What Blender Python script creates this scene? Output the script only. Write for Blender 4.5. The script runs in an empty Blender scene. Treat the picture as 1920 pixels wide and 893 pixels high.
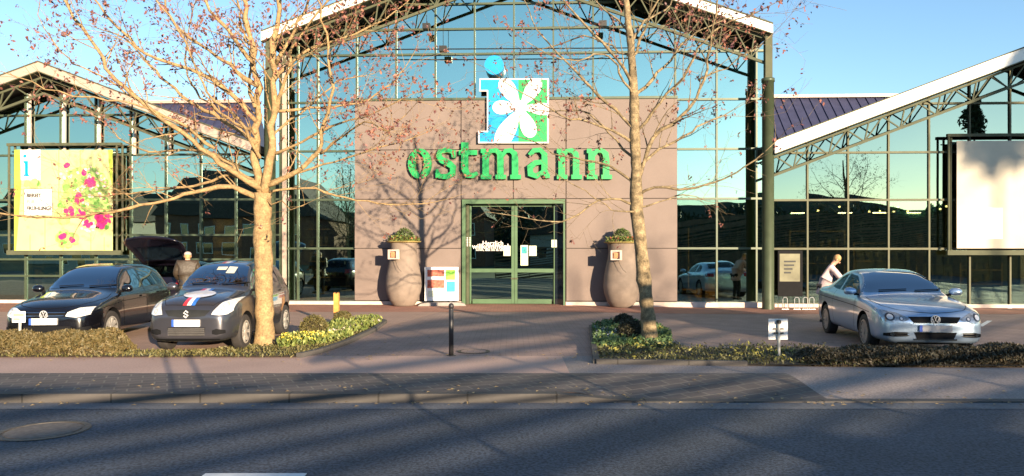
import bpy, bmesh, math, random
import numpy as np
from mathutils import Vector, Matrix
from mathutils.bvhtree import BVHTree
R = math.radians
random.seed(7)
scene = bpy.context.scene
col = scene.collection

# ------------------------------------------------------------------ camera
F = 1387.0; HZ = 472.0; H = 1.6
cd = bpy.data.cameras.new('camera'); cam = bpy.data.objects.new('camera', cd); col.objects.link(cam)
cam.location = (0, 0, H); cam.rotation_euler = (R(90), 0, 0)
cd.sensor_width = 36; cd.lens = F / 1920 * 36; cd.shift_y = (HZ - 446.5) / 1920
cd.clip_start = 0.1; cd.clip_end = 2000
scene.camera = cam
# ------------------------------------------------------------------ light
SUN_AZ, SUN_EL = 27.0, 9.0            # sun stands behind the camera, to its right
w = bpy.data.worlds.new('World'); scene.world = w; w.use_nodes = True
nt = w.node_tree; nt.nodes.clear()
sky = nt.nodes.new('ShaderNodeTexSky'); sky.sky_type = 'NISHITA'; sky.sun_disc = False
sky.sun_elevation = R(SUN_EL); sky.sun_rotation = R(180 - SUN_AZ)
sky.air_density = 1.0; sky.dust_density = 0.1; sky.ozone_density = 2.6
bg = nt.nodes.new('ShaderNodeBackground'); bg.inputs[1].default_value = 0.12
wo = nt.nodes.new('ShaderNodeOutputWorld')
nt.links.new(sky.outputs[0], bg.inputs[0]); nt.links.new(bg.outputs[0], wo.inputs[0])
sd = bpy.data.lights.new('sun', 'SUN'); sun = bpy.data.objects.new('sun', sd); col.objects.link(sun)
sd.energy = 5.0; sd.angle = R(0.45); sd.color = (1.0, 0.80, 0.56)
to_sun = Vector((math.sin(R(SUN_AZ)) * math.cos(R(SUN_EL)), -math.cos(R(SUN_AZ)) * math.cos(R(SUN_EL)), math.sin(R(SUN_EL))))
sun.rotation_euler = to_sun.to_track_quat('Z', 'Y').to_euler()
vs = scene.view_settings; vs.view_transform = 'Standard'; vs.look = 'None'; vs.gamma = 1; vs.use_curve_mapping = False
vs.exposure = 1.38
scene.cycles.use_denoising = True
scene.cycles.max_bounces = 8; scene.cycles.transparent_max_bounces = 16
scene.cycles.caustics_reflective = False; scene.cycles.caustics_refractive = False
scene.cycles.sample_clamp_indirect = 6

# ------------------------------------------------------------------ materials
def newmat(name):
    m = bpy.data.materials.new(name); m.use_nodes = True; m.node_tree.nodes.clear()
    return m, m.node_tree
def N(t, kind, **kw):
    n = t.nodes.new(kind)
    for k, v in kw.items(): setattr(n, k, v)
    return n
MC = {}
def mat(name, c, rough=0.6, metal=0.0, var=0.15, scale=6.0, bump=0.0, bscale=40.0, coat=0.0, spec=0.5, fine=0.0):
    if name in MC: return MC[name]
    m, t = newmat(name)
    o = N(t, 'ShaderNodeOutputMaterial'); b = N(t, 'ShaderNodeBsdfPrincipled')
    b.inputs['Roughness'].default_value = rough; b.inputs['Metallic'].default_value = metal
    b.inputs['Coat Weight'].default_value = coat; b.inputs['Coat Roughness'].default_value = 0.04
    b.inputs['Specular IOR Level'].default_value = spec
    tc = N(t, 'ShaderNodeTexCoord')
    n1 = N(t, 'ShaderNodeTexNoise'); n1.inputs['Scale'].default_value = scale; n1.inputs['Detail'].default_value = 5
    t.links.new(tc.outputs['Object'], n1.inputs['Vector'])
    rp = N(t, 'ShaderNodeMapRange'); rp.inputs[1].default_value = .3; rp.inputs[2].default_value = .7
    rp.inputs[3].default_value = 1 - var; rp.inputs[4].default_value = 1 + var
    t.links.new(n1.outputs[0], rp.inputs[0])
    mu = N(t, 'ShaderNodeMix', data_type='RGBA', blend_type='MULTIPLY'); mu.inputs[0].default_value = 1
    mu.inputs[6].default_value = (*c, 1); t.links.new(rp.outputs[0], mu.inputs[7])
    last = mu.outputs[2]
    if fine:
        n3 = N(t, 'ShaderNodeTexNoise'); n3.inputs['Scale'].default_value = 38; n3.inputs['Detail'].default_value = 3
        t.links.new(tc.outputs['Object'], n3.inputs['Vector'])
        r3 = N(t, 'ShaderNodeMapRange'); r3.inputs[1].default_value = .35; r3.inputs[2].default_value = .65
        r3.inputs[3].default_value = 1 - fine; r3.inputs[4].default_value = 1 + fine
        t.links.new(n3.outputs[0], r3.inputs[0])
        m3 = N(t, 'ShaderNodeMix', data_type='RGBA', blend_type='MULTIPLY'); m3.inputs[0].default_value = 1
        t.links.new(last, m3.inputs[6]); t.links.new(r3.outputs[0], m3.inputs[7]); last = m3.outputs[2]
    t.links.new(last, b.inputs['Base Color'])
    if bump:
        n2 = N(t, 'ShaderNodeTexNoise'); n2.inputs['Scale'].default_value = bscale; n2.inputs['Detail'].default_value = 4
        t.links.new(tc.outputs['Object'], n2.inputs['Vector'])
        bp = N(t, 'ShaderNodeBump'); bp.inputs['Strength'].default_value = bump; bp.inputs['Distance'].default_value = 0.02
        t.links.new(n2.outputs[0], bp.inputs['Height']); t.links.new(bp.outputs[0], b.inputs['Normal'])
    t.links.new(b.outputs[0], o.inputs[0]); MC[name] = m
    return m
def paving(name, c1, c2, mortar, bw, bh, rot=0.0, ms=0.006, var=.25, offset=.5):
    m, t = newmat(name)
    o = N(t, 'ShaderNodeOutputMaterial'); b = N(t, 'ShaderNodeBsdfPrincipled'); b.inputs['Roughness'].default_value = .85
    tc = N(t, 'ShaderNodeTexCoord'); mp = N(t, 'ShaderNodeMapping'); mp.inputs['Rotation'].default_value = (0, 0, rot)
    br = N(t, 'ShaderNodeTexBrick'); br.offset = offset
    br.inputs['Color1'].default_value = (*c1, 1); br.inputs['Color2'].default_value = (*c2, 1); br.inputs['Mortar'].default_value = (*mortar, 1)
    br.inputs['Scale'].default_value = 1; br.inputs['Brick Width'].default_value = bw; br.inputs['Row Height'].default_value = bh
    br.inputs['Mortar Size'].default_value = ms; br.inputs['Mortar Smooth'].default_value = .3
    t.links.new(tc.outputs['Object'], mp.inputs[0]); t.links.new(mp.outputs[0], br.inputs[0])
    n1 = N(t, 'ShaderNodeTexNoise'); n1.inputs['Scale'].default_value = 1.3; n1.inputs['Detail'].default_value = 7; n1.inputs['Roughness'].default_value = .65
    t.links.new(tc.outputs['Object'], n1.inputs['Vector'])
    rp = N(t, 'ShaderNodeMapRange'); rp.inputs[1].default_value = .3; rp.inputs[2].default_value = .7
    rp.inputs[3].default_value = 1 - var; rp.inputs[4].default_value = 1 + var; t.links.new(n1.outputs[0], rp.inputs[0])
    mu = N(t, 'ShaderNodeMix', data_type='RGBA', blend_type='MULTIPLY'); mu.inputs[0].default_value = 1
    t.links.new(br.outputs[0], mu.inputs[6]); t.links.new(rp.outputs[0], mu.inputs[7]); t.links.new(mu.outputs[2], b.inputs['Base Color'])
    bp = N(t, 'ShaderNodeBump'); bp.inputs['Strength'].default_value = .5; bp.inputs['Distance'].default_value = 0.006; bp.invert = True
    t.links.new(br.outputs[1], bp.inputs['Height']); t.links.new(bp.outputs[0], b.inputs['Normal'])
    t.links.new(b.outputs[0], o.inputs[0])
    return m
def glass_wall_mat(name, mirror, tint, through, fac, wav):
    m, t = newmat(name)
    o = N(t, 'ShaderNodeOutputMaterial'); g = N(t, 'ShaderNodeBsdfGlossy'); g.inputs['Roughness'].default_value = 0.004
    g.inputs['Color'].default_value = (*mirror, 1)
    tr = N(t, 'ShaderNodeBsdfTransparent'); tr.inputs[0].default_value = (*through, 1)
    fr = N(t, 'ShaderNodeFresnel'); fr.inputs[0].default_value = 1.5
    ad = N(t, 'ShaderNodeMath', operation='ADD'); ad.inputs[1].default_value = fac; ad.use_clamp = True
    t.links.new(fr.outputs[0], ad.inputs[0])
    mx = N(t, 'ShaderNodeMixShader'); t.links.new(ad.outputs[0], mx.inputs[0]); t.links.new(tr.outputs[0], mx.inputs[1]); t.links.new(g.outputs[0], mx.inputs[2])
    tc = N(t, 'ShaderNodeTexCoord'); n1 = N(t, 'ShaderNodeTexNoise'); n1.inputs['Scale'].default_value = .55; n1.inputs['Detail'].default_value = 1.5
    t.links.new(tc.outputs['Object'], n1.inputs['Vector'])
    bp = N(t, 'ShaderNodeBump'); bp.inputs['Strength'].default_value = wav; bp.inputs['Distance'].default_value = .05
    t.links.new(n1.outputs[0], bp.inputs['Height']); t.links.new(bp.outputs[0], g.inputs['Normal'])
    t.links.new(mx.outputs[0], o.inputs[0]); return m
def emit(name, c, s):
    m, t = newmat(name); o = N(t, 'ShaderNodeOutputMaterial'); e = N(t, 'ShaderNodeEmission')
    e.inputs[0].default_value = (*c, 1); e.inputs[1].default_value = s; t.links.new(e.outputs[0], o.inputs[0]); return m
def leafmat(name, c1, c2, rough=.6):
    m, t = newmat(name); o = N(t, 'ShaderNodeOutputMaterial'); b = N(t, 'ShaderNodeBsdfPrincipled'); b.inputs['Roughness'].default_value = rough
    ge = N(t, 'ShaderNodeNewGeometry'); mx = N(t, 'ShaderNodeMix', data_type='RGBA')
    mx.inputs[6].default_value = (*c1, 1); mx.inputs[7].default_value = (*c2, 1)
    t.links.new(ge.outputs['Random Per Island'], mx.inputs[0]); t.links.new(mx.outputs[2], b.inputs['Base Color'])
    t.links.new(b.outputs[0], o.inputs[0]); return m

M = {}
M['panel'] = mat('panel', (.185, .140, .120), .75, var=.09, scale=.9, fine=.03)
M['joint'] = mat('joint', (.06, .045, .04), .8)
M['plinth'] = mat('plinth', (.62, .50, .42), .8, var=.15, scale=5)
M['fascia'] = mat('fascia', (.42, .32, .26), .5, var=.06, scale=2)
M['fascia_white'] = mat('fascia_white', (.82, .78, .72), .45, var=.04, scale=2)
M['olive'] = mat('olive', (.065, .085, .05), .4, metal=.15, var=.12, scale=4)
M['olive_light'] = mat('olive_light', (.085, .09, .055), .7, metal=0, spec=.2, var=.12, scale=4)
M['door_green'] = mat('door_green', (.085, .15, .075), .38, metal=.1, var=.1, scale=4)
M['dark_steel'] = mat('dark_steel', (.02, .02, .018), .5, metal=.2)
M['soffit'] = mat('soffit', (.035, .028, .025), .8)
M['roof_blue'] = mat('roof_blue', (.060, .062, .115), .45, metal=.3, var=.12, scale=3)
M['glass_high'] = glass_wall_mat('glass_high', (.64, .85, .74), None, (.20, .30, .26), .60, .05)
M['glass_right'] = glass_wall_mat('glass_right', (.36, .48, .43), None, (.20, .30, .26), .60, .06)
M['glass_low'] = glass_wall_mat('glass_low', (.62, .88, .80), None, (.62, .64, .50), .34, .10)
M['glass_door'] = glass_wall_mat('glass_door', (.5, .75, .66), None, (.22, .28, .22), .40, .05)
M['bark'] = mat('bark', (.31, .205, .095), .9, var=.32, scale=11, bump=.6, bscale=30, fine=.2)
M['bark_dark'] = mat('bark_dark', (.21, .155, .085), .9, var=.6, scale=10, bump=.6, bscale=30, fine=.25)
M['leaf_brown'] = leafmat('leaf_brown', (.30, .11, .065), (.09, .035, .045))
M['clay'] = mat('clay', (.22, .17, .135), .85, var=.16, scale=4, bump=.25, bscale=45)
M['white'] = mat('white', (.8, .78, .75), .5, var=.03)
M['black'] = mat('black', (.008, .008, .009), .75, spec=.15)
M['post_black'] = mat('post_black', (.010, .010, .009), 1.0, spec=.02)
M['rubber'] = mat('rubber', (.035, .03, .028), .8, var=.2)
M['glass_car'] = mat('glass_car', (.008, .013, .018), .03, coat=1.0, var=.05, spec=.8)
M['chrome'] = mat('chrome', (.75, .75, .76), .18, metal=1, var=.05)
M['badge'] = mat('badge', (.70, .70, .71), .3, metal=.35, var=.05); M['clear_lens'] = mat('clear_lens', (.42, .41, .40), .15, metal=0, coat=1, var=.4, scale=20)
M['rim'] = mat('rim', (.42, .40, .38), .35, metal=.6, var=.1)
M['lamp_glass'] = mat('lamp_glass', (.62, .62, .60), .08, coat=1, var=.25, scale=14)
M['blue_eu'] = mat('blue_eu', (.02, .09, .5), .5)

# ------------------------------------------------------------------ helpers
def tag(o, label=None, cat=None, group=None, kind=None):
    if label: o['label'] = label
    if cat: o['category'] = cat
    if group: o['group'] = group
    if kind: o['kind'] = kind
    return o
def empty(name, loc=(0, 0, 0), rz=0.0, parent=None):
    o = bpy.data.objects.new(name, None); col.objects.link(o); o.location = loc; o.rotation_euler = (0, 0, rz)
    o.empty_display_size = .2
    if parent: o.parent = parent
    return o
class MB:
    def __init__(s): s.v = []; s.f = []; s.m = []
    def add(s, vs_, fs, mi=0):
        b = len(s.v); s.v += [tuple(v) for v in vs_]
        for f in fs: s.f.append(tuple(i + b for i in f)); s.m.append(mi)
        return s
    def box(s, x0, x1, y0, y1, z0, z1, mi=0):
        return s.add([(x0, y0, z0), (x1, y0, z0), (x1, y1, z0), (x0, y1, z0), (x0, y0, z1), (x1, y0, z1), (x1, y1, z1), (x0, y1, z1)],
                     [(0, 3, 2, 1), (4, 5, 6, 7), (0, 1, 5, 4), (1, 2, 6, 5), (2, 3, 7, 6), (3, 0, 4, 7)], mi)
    def prism(s, poly, y0, y1, mi=0):      # poly in x,z ; extruded along y (y0 nearer the viewer)
        n = len(poly); a = sum(poly[i][0] * poly[(i + 1) % n][1] - poly[(i + 1) % n][0] * poly[i][1] for i in range(n))
        if a < 0: poly = poly[::-1]
        v = [(p[0], y0, p[1]) for p in poly] + [(p[0], y1, p[1]) for p in poly]
        f = [tuple(range(n)), tuple(range(2 * n - 1, n - 1, -1))] + [(i, i + n, (i + 1) % n + n, (i + 1) % n) for i in range(n)]
        return s.add(v, f, mi)
    def bar(s, a, b, wd, mi=0):            # square bar between two points
        return s.tube([a, b], [wd * .7071, wd * .7071], 4, mi, math.pi / 4)
    def tube(s, pts, rad, n=6, mi=0, ph=0.0, cap=True):
        pts = [Vector(p) for p in pts]; base = len(s.v); prev = None
        for i, p in enumerate(pts):
            d = (pts[min(i + 1, len(pts) - 1)] - pts[max(i - 1, 0)]);  d = d.normalized() if d.length > 1e-9 else Vector((0, 0, 1))
            if prev is None: a = Vector((0, 0, 1)).cross(d); a = a.normalized() if a.length > .05 else Vector((1, 0, 0)).cross(d).normalized()
            else: a = (prev - d * prev.dot(d)).normalized()
            prev = a; c = d.cross(a)
            for k in range(n):
                t = 2 * math.pi * k / n + ph; s.v.append(tuple(p + (a * math.cos(t) + c * math.sin(t)) * rad[i]))
        for i in range(len(pts) - 1):
            for k in range(n):
                s.f.append((base + i * n + k, base + i * n + (k + 1) % n, base + (i + 1) * n + (k + 1) % n, base + (i + 1) * n + k)); s.m.append(mi)
        if cap:
            s.f.append(tuple(base + k for k in range(n - 1, -1, -1))); s.m.append(mi)
            s.f.append(tuple(base + (len(pts) - 1) * n + k for k in range(n))); s.m.append(mi)
        return s
    def lathe(s, prof, n=32, c=(0, 0, 0), mi=0, axis='z'):
        base = len(s.v)
        for (r, h) in prof:
            for k in range(n):
                t = 2 * math.pi * k / n
                if axis == 'z': s.v.append((c[0] + r * math.cos(t), c[1] + r * math.sin(t), c[2] + h))
                else: s.v.append((c[0] + h, c[1] + r * math.cos(t), c[2] + r * math.sin(t)))
        for i in range(len(prof) - 1):
            for k in range(n):
                s.f.append((base + i * n + k, base + i * n + (k + 1) % n, base + (i + 1) * n + (k + 1) % n, base + (i + 1) * n + k)); s.m.append(mi)
        return s
    def build(s, name, mats, parent=None, smooth=False, loc=None):
        me = bpy.data.meshes.new(name); me.from_pydata(s.v, [], s.f)
        mats = mats if isinstance(mats, (list, tuple)) else [mats]
        for m in mats: me.materials.append(m)
        if len(mats) > 1: me.polygons.foreach_set('material_index', s.m)
        if smooth: me.polygons.foreach_set('use_smooth', [True] * len(me.polygons))
        me.update(); o = bpy.data.objects.new(name, me); col.objects.link(o)
        if parent: o.parent = parent
        if loc: o.location = loc
        return o
def stroke(path, wd):                      # outline polygon of a thick 2-D line
    n = len(path); L, Rr = [], []
    for i in range(n):
        a = Vector(path[max(i - 1, 0)]); b = Vector(path[min(i + 1, n - 1)]); d = (b - a).normalized(); q = Vector((-d.y, d.x))
        ww = (wd[i] if isinstance(wd, (list, tuple)) else wd) / 2; p = Vector(path[i])
        L.append(tuple(p + q * ww)); Rr.append(tuple(p - q * ww))
    return L, Rr
def stroke_into(mb, path, wd, y0, y1, mi=0, closed=False):
    L, Rr = stroke(path, wd) if not closed else (None, None)
    if closed:
        n = len(path); L, Rr = [], []
        for i in range(n):
            a = Vector(path[i - 1]); b = Vector(path[(i + 1) % n]); d = (b - a).normalized(); q = Vector((-d.y, d.x)); p = Vector(path[i])
            ww = (wd[i] if isinstance(wd, (list, tuple)) else wd) / 2
            L.append(tuple(p + q * ww)); Rr.append(tuple(p - q * ww))
    n = len(L); rng = range(n if closed else n - 1)
    v = [(p[0], y0, p[1]) for p in L] + [(p[0], y0, p[1]) for p in Rr] + [(p[0], y1, p[1]) for p in L] + [(p[0], y1, p[1]) for p in Rr]
    f = []
    for i in rng:
        j = (i + 1) % n
        f += [(i, n + i, n + j, j), (2 * n + i, 2 * n + j, 3 * n + j, 3 * n + i), (i, j, 2 * n + j, 2 * n + i), (n + i, 3 * n + i, 3 * n + j, n + j)]
    if not closed: f += [(0, 2 * n, 3 * n, n), (n - 1, 2 * n - 1, 4 * n - 1, 3 * n - 1)]
    mb.add(v, f, mi)
def text(name, body, size, mt, parent, loc, ext=.002, bold=0.0, rot=(R(90), 0, 0), align='CENTER'):
    cu = bpy.data.curves.new(name, 'FONT'); cu.body = body; cu.size = size; cu.extrude = ext; cu.offset = bold; cu.align_x = align; cu.resolution_u = 3
    tmp = bpy.data.objects.new('tmp', cu); col.objects.link(tmp); bpy.context.view_layer.update()
    me = bpy.data.meshes.new_from_object(tmp.evaluated_get(bpy.context.evaluated_depsgraph_get()))
    bpy.data.objects.remove(tmp); me.materials.clear(); me.materials.append(mt)
    o = bpy.data.objects.new(name, me); col.objects.link(o); o.parent = parent; o.location = loc; o.rotation_euler = rot
    return o
def sm(x): x = max(0., min(1., x)); return x * x * (3 - 2 * x)
def G(x, y):                                # height of the paved ground
    a = -.12 * sm((x - 1) / 5) * sm((y - 9.5) / 2.5) * (1 - .55 * sm((y - 16) / 4))
    b = -.085 * sm((x - .5) / .9) * (1 - sm((y - 8.35) / 1.3))
    return a + b
def gp(px, py, z=0.0): Y = (H - z) * F / (py - HZ); return ((px - 960) / F * Y, Y)
TH = R(2.5); Y0 = 22.4; cT, sT = math.cos(TH), math.sin(TH)
def U(px, v=0.0): t = (px - 960) / F; return (t * Y0 + t * v * cT - v * sT) / (cT + t * sT)
def BZ(px, py, v=0.0): u = U(px, v); return H + (HZ - py) / F * (Y0 - u * sT + v * cT)
def B(px, py, v=0.0): return (U(px, v), BZ(px, py, v))
def world_of(u, v): return (u * cT + v * sT, Y0 - u * sT + v * cT)
def bframe(name): return empty(name, (0, Y0, 0), -TH)

# ------------------------------------------------------------------ the ground
def sheet(name, x0, x1, y0, y1, dz, mt, nx=40, ny=12, f=G, poly=None):
    mb = MB(); xs = np.linspace(x0, x1, nx + 1); ys = np.linspace(y0, y1, ny + 1)
    v = [(x, y, f(x, y) + dz) for y in ys for x in xs]
    fs = [(j * (nx + 1) + i, j * (nx + 1) + i + 1, (j + 1) * (nx + 1) + i + 1, (j + 1) * (nx + 1) + i) for j in range(ny) for i in range(nx)]
    mb.add(v, fs); o = mb.build(name, mt); tag(o, kind='structure'); return o
M['asphalt'] = mat('asphalt', (.055, .066, .086), .8, var=.20, scale=1.1, bump=.5, bscale=60, fine=.6)
M['gutter'] = mat('gutter', (.14, .14, .145), .85, var=.2, scale=3, fine=.2)
M['kerb'] = paving('kerb', (.085, .075, .068), (.07, .064, .06), (.04, .035, .03), 1.0, 4.0, ms=.012)
M['walk'] = paving('walk', (.32, .235, .20), (.28, .21, .18), (.21, .16, .14), .20, .10, ms=.006, var=.16)
M['strip'] = paving('strip', (.12, .10, .09), (.085, .072, .07), (.185, .16, .13), .28, .19, rot=R(-25), ms=.012, var=.3)
M['lot'] = paving('lot', (.37, .25, .205), (.32, .22, .185), (.19, .13, .11), .20, .10, ms=.005, var=.2)
M['red'] = paving('red', (.45, .20, .13), (.38, .17, .115), (.18, .09, .07), .20, .10, ms=.005, var=.2)
M['far'] = mat('far', (.10, .10, .05), .95, var=.4, scale=.05)
M['soil'] = mat('soil', (.07, .05, .03), .95, var=.4, scale=5, bump=.7, bscale=20)
mb = MB(); mb.add([(-900, -900, -.32), (900, -900, -.32), (900, 900, -.32), (-900, 900, -.32)], [(0, 1, 2, 3)])
tag(mb.build('ground', M['far']), kind='structure')
flat = lambda x, y: -.10
sheet('road', -70, 70, -1.5, 8.3, 0, M['asphalt'], 2, 2, flat)
sheet('gutter', -70, 70, 7.98, 8.3, .004, M['gutter'], 2, 1, flat)
sheet('kerb', -70, 70, 8.3, 8.45, 0.004, M['kerb'], 280, 1)
mb = MB()
xs = np.linspace(-70, 70, 281)
for i in range(280):
    a, b = xs[i], xs[i + 1]; mb.add([(a, 8.3, -.16), (b, 8.3, -.16), (b, 8.3, G(b, 8.3) + .004), (a, 8.3, G(a, 8.3) + .004)], [(0, 1, 2, 3)])
tag(mb.build('kerb_face', M['kerb']), kind='structure')
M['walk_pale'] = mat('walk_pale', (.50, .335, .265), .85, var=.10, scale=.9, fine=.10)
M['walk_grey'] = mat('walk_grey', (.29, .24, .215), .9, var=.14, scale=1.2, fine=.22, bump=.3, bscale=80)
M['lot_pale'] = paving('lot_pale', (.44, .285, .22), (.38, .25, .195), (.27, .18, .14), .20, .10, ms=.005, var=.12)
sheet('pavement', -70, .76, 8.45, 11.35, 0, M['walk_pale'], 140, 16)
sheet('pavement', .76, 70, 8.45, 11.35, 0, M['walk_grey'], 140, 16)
P_ = [gp(560, 672), (-3.0, 12.2), (-2.9, 14), (-2.6, 16), (-1.9, 19.6)]  # sunlit part of the lot: brighter paving colour, bounded along the shade edge
mb = MB(); rows = []
for (x_, y_) in P_: rows.append([(xx, y_, G(xx, y_) + .003) for xx in np.linspace(-60, x_, 30)])
mb.add([p for q in rows for p in q], [(j * 30 + i, j * 30 + i + 1, (j + 1) * 30 + i + 1, (j + 1) * 30 + i) for j in range(len(rows) - 1) for i in range(29)])
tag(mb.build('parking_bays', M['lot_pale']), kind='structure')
sheet('pavement_strip', -40, 3.6, 8.452, 9.72, .004, M['strip'], 120, 8)
sheet('parking_area', -70, 70, 11.35, 26, -.002, M['lot'], 200, 60)
sheet('forecourt', -40, 40, 19.6, 24.5, .003, M['red'], 120, 20)
def flatpoly(name, pts, dz, mt, th=.0):
    mb = MB(); c = np.mean(pts, 0); n = len(pts)
    v = [(p[0], p[1], G(*p) + dz) for p in pts]
    mb.add(v, [tuple(range(n))] if sum(pts[i][0] * pts[(i + 1) % n][1] - pts[(i + 1) % n][0] * pts[i][1] for i in range(n)) > 0 else [tuple(range(n - 1, -1, -1))])
    o = mb.build(name, mt); return o
# painted road dash at the very bottom, bay lines on the right
mb = MB(); x0, yy = gp(385, 889, -.1); x1, _ = gp(575, 889, -.1); mb.box(x0, x1, 5.42, 5.66, -.1, -.095)
M['paint'] = mat('paint', (.72, .72, .70), .6, var=.12, scale=12)
tag(mb.build('lane_marking', M['paint']), kind='structure')
mb = MB(); mb.box(-9.2, -4.0 + .0, 5.42, 5.66, -.1, -.0951) if False else mb.box(-6.2, -4.02, 5.42, 5.62, -.1, -.095)
tag(mb.build('lane_marking', M['paint']), kind='structure')
for (a, b) in (((1838, 612), (1900, 577)), ((1262, 660), (1500, 590))):
    pa, pb = Vector(gp(*a, -.1)), Vector(gp(*b, -.08)); d = (pb - pa).normalized(); q = Vector((-d.y, d.x)) * .05
    if a[0] < 1500: continue
    pts = []; 
    o = flatpoly('bay_line', [tuple(pa - q), tuple(pb - q), tuple(pb + q), tuple(pa + q)], .012, M['paint']); tag(o, kind='structure')
# manhole covers
def manhole(px, py, dia, label, z, mats):
    x, y = gp(px, py, z); o = empty('manhole_cover', (x, y, z))
    tag(o, label, 'manhole cover')
    MB().lathe([(dia * .5, 0), (dia * .5, .006), (dia * .43, .007), (dia * .43, .0), (.001, .0)], 40).build('ring', mats[0], o)
    m = MB(); m.lathe([(dia * .40, 0), (dia * .40, .006), (.001, .007)], 40); m.build('lid', mats[1], o)
    return o
M['iron'] = mat('iron', (.10, .085, .07), .6, metal=.4, var=.3, scale=30)
M['concrete'] = mat('concrete', (.30, .27, .23), .9, var=.2, scale=14)
M['lid_dark'] = mat('lid_dark', (.13, .11, .095), .85, var=.3, scale=16)
manhole(82, 808, .79, 'round iron manhole cover with pale concrete centre set in the dark road', -.098, (M['iron'], M['lid_dark']))
manhole(888, 659, .52, 'thin round drain cover in the paved entrance path beside the bollard', .003, (M['iron'], M['lot']))

# ------------------------------------------------------------------ the building
VF = -1.0
def rake_z(line, u):
    us = [p[0] for p in line]; zs = [p[1] for p in line]
    return float(np.interp(u, us, zs))
def slab_along(mb, line, up0, up1, v0, v1, mi=0):
    for (a, b) in zip(line[:-1], line[1:]):
        mb.prism([(a[0], a[1] + up0), (b[0], b[1] + up0), (b[0], b[1] + up1), (a[0], a[1] + up1)], v0, v1, mi)
def truss(parent, line, drop_top, drop_bot, npan, v, mt, flat_ends=False):
    u0, u1 = line[0][0], line[-1][0]
    top = lambda u: rake_z(line, u) - drop_top
    bot = lambda u: rake_z(line, u) - drop_bot
    m = MB(); pts = [line[0]] + [p for p in line[1:-1]] + [line[-1]]
    for a, b in zip(pts[:-1], pts[1:]):
        m.bar((a[0], v, a[1] - drop_top), (b[0], v, b[1] - drop_top), .06)
    m.build('top_chord', mt, parent)
    m = MB()
    for a, b in zip(pts[:-1], pts[1:]):
        m.bar((a[0], v, a[1] - drop_bot), (b[0], v, b[1] - drop_bot), .075)
    m.build('bottom_chord', mt, parent)
    us = np.linspace(u0 + .1, u1 - .1, npan + 1)
    m = MB()
    for i in range(npan):
        a, b = us[i], us[i + 1]; c = (a + b) / 2
        m.bar((a, v, top(a)), (c, v, bot(c)), .035); m.bar((c, v, bot(c)), (b, v, top(b)), .035); m.bar((c, v, bot(c)), (c + .12 * (b - a), v, top(c + .12 * (b - a))), .035)
    m.build('web_bracing', mt, parent)

prg = random.Random(21)
def curtain(parent, mull, u0, u1, line, transoms, zbase, glass_hi, glass_lo, zsplit, mt, tv=.05, mw=.05, skip=None, vg=0.0):
    """glass bays between mullions; top follows the roof line"""
    es = [u0] + [m_ for m_ in mull if u0 + .05 < m_ < u1 - .05] + [u1]
    for a, b in zip(es[:-1], es[1:]):
        zb = zbase
        if skip and skip[0] - .01 <= (a + b) / 2 <= skip[1] + .01: zb = skip[2]
        za, zb2 = rake_z(line, a) - .05, rake_z(line, b) - .05
        mid = [p for p in line if a < p[0] < b]
        zs = max(zsplit, zb)
        def pane(poly, nm, gm):
            m = MB(); m.prism(poly, vg, vg + .02, 0); xc = (a + b) / 2; zc = sum(p[1] for p in poly) / len(poly); ta, tb = prg.gauss(0, .0035), prg.gauss(0, .0035)
            m.v = [(x_, y_ + ta * (x_ - xc) + tb * max(-1, min(1, z_ - zc)), z_) for x_, y_, z_ in m.v]; m.build(nm, gm, parent)
        tops = [(b, zb2)] + [(p[0], p[1] - .05) for p in mid[::-1]] + [(a, za)]
        if min(za, zb2) > zs + .05:
            cuts = [zs] + [t for t in sorted(transoms) if zs + .05 < t < min(za, zb2) - .05]
            for c0, c1 in zip(cuts[:-1], cuts[1:]): pane([(a, c0), (b, c0), (b, c1), (a, c1)], 'upper_glazing', glass_hi)
            pane([(a, cuts[-1]), (b, cuts[-1])] + tops, 'upper_glazing', glass_hi)
        if zb < zs - .05:
            top = min(zs, za, zb2); cuts = [zb] + [t for t in sorted(transoms) if zb + .05 < t < top - .05] + [top]
            for c0, c1 in zip(cuts[:-1], cuts[1:]): pane([(a, c0), (b, c0), (b, c1), (a, c1)], 'lower_glazing', glass_lo)
    for i, u in enumerate(es):
        zb = zbase
        if skip and skip[0] + .05 < u < skip[1] - .05: zb = skip[2]
        m = MB(); m.box(u - mw / 2, u + mw / 2, vg - tv, vg + .06, zb, rake_z(line, u) - .04); m.build('mullion', mt, parent)
    for z in transoms:
        # intervals where the roof is above z
        segs = []; n = 400; run = None
        for k in range(n + 1):
            u = u0 + (u1 - u0) * k / n
            ok = rake_z(line, u) - .1 > z and not (skip and z < skip[2] - .02 and skip[0] < u < skip[1])
            if ok and run is None: run = u
            if (not ok or k == n) and run is not None: segs.append((run, u)); run = None
        for (a, b) in segs:
            if b - a > .3:
                m = MB(); m.box(a, b, vg - tv - .004, vg + .055, z - .03, z + .03); m.build('transom', mt, parent)

def hall(name, label, line, u0, u1, depth, fascia_mt, fh):
    o = bframe(name); tag(o, label, 'building')
    m = MB(); slab_along(m, line, .04, .04 + fh * .8, VF + .08, depth); m.build('roof', M['soffit'], o)
    m = MB(); slab_along(m, line, 0, fh, VF - .06, VF + .08); m.build('fascia', fascia_mt, o)
    m = MB(); slab_along(m, line, -.03, 0.0, VF - .09, VF + .10)
    slab_along(m, line, fh, fh + .035, VF - .09, VF + .12); m.build('edge_trim', M['olive_light'], o)
    return o
zT = [BZ(960, p) for p in (558, 466, 374, 282, 190, 101, 54, 7, -40)]
zbase = .10
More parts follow.
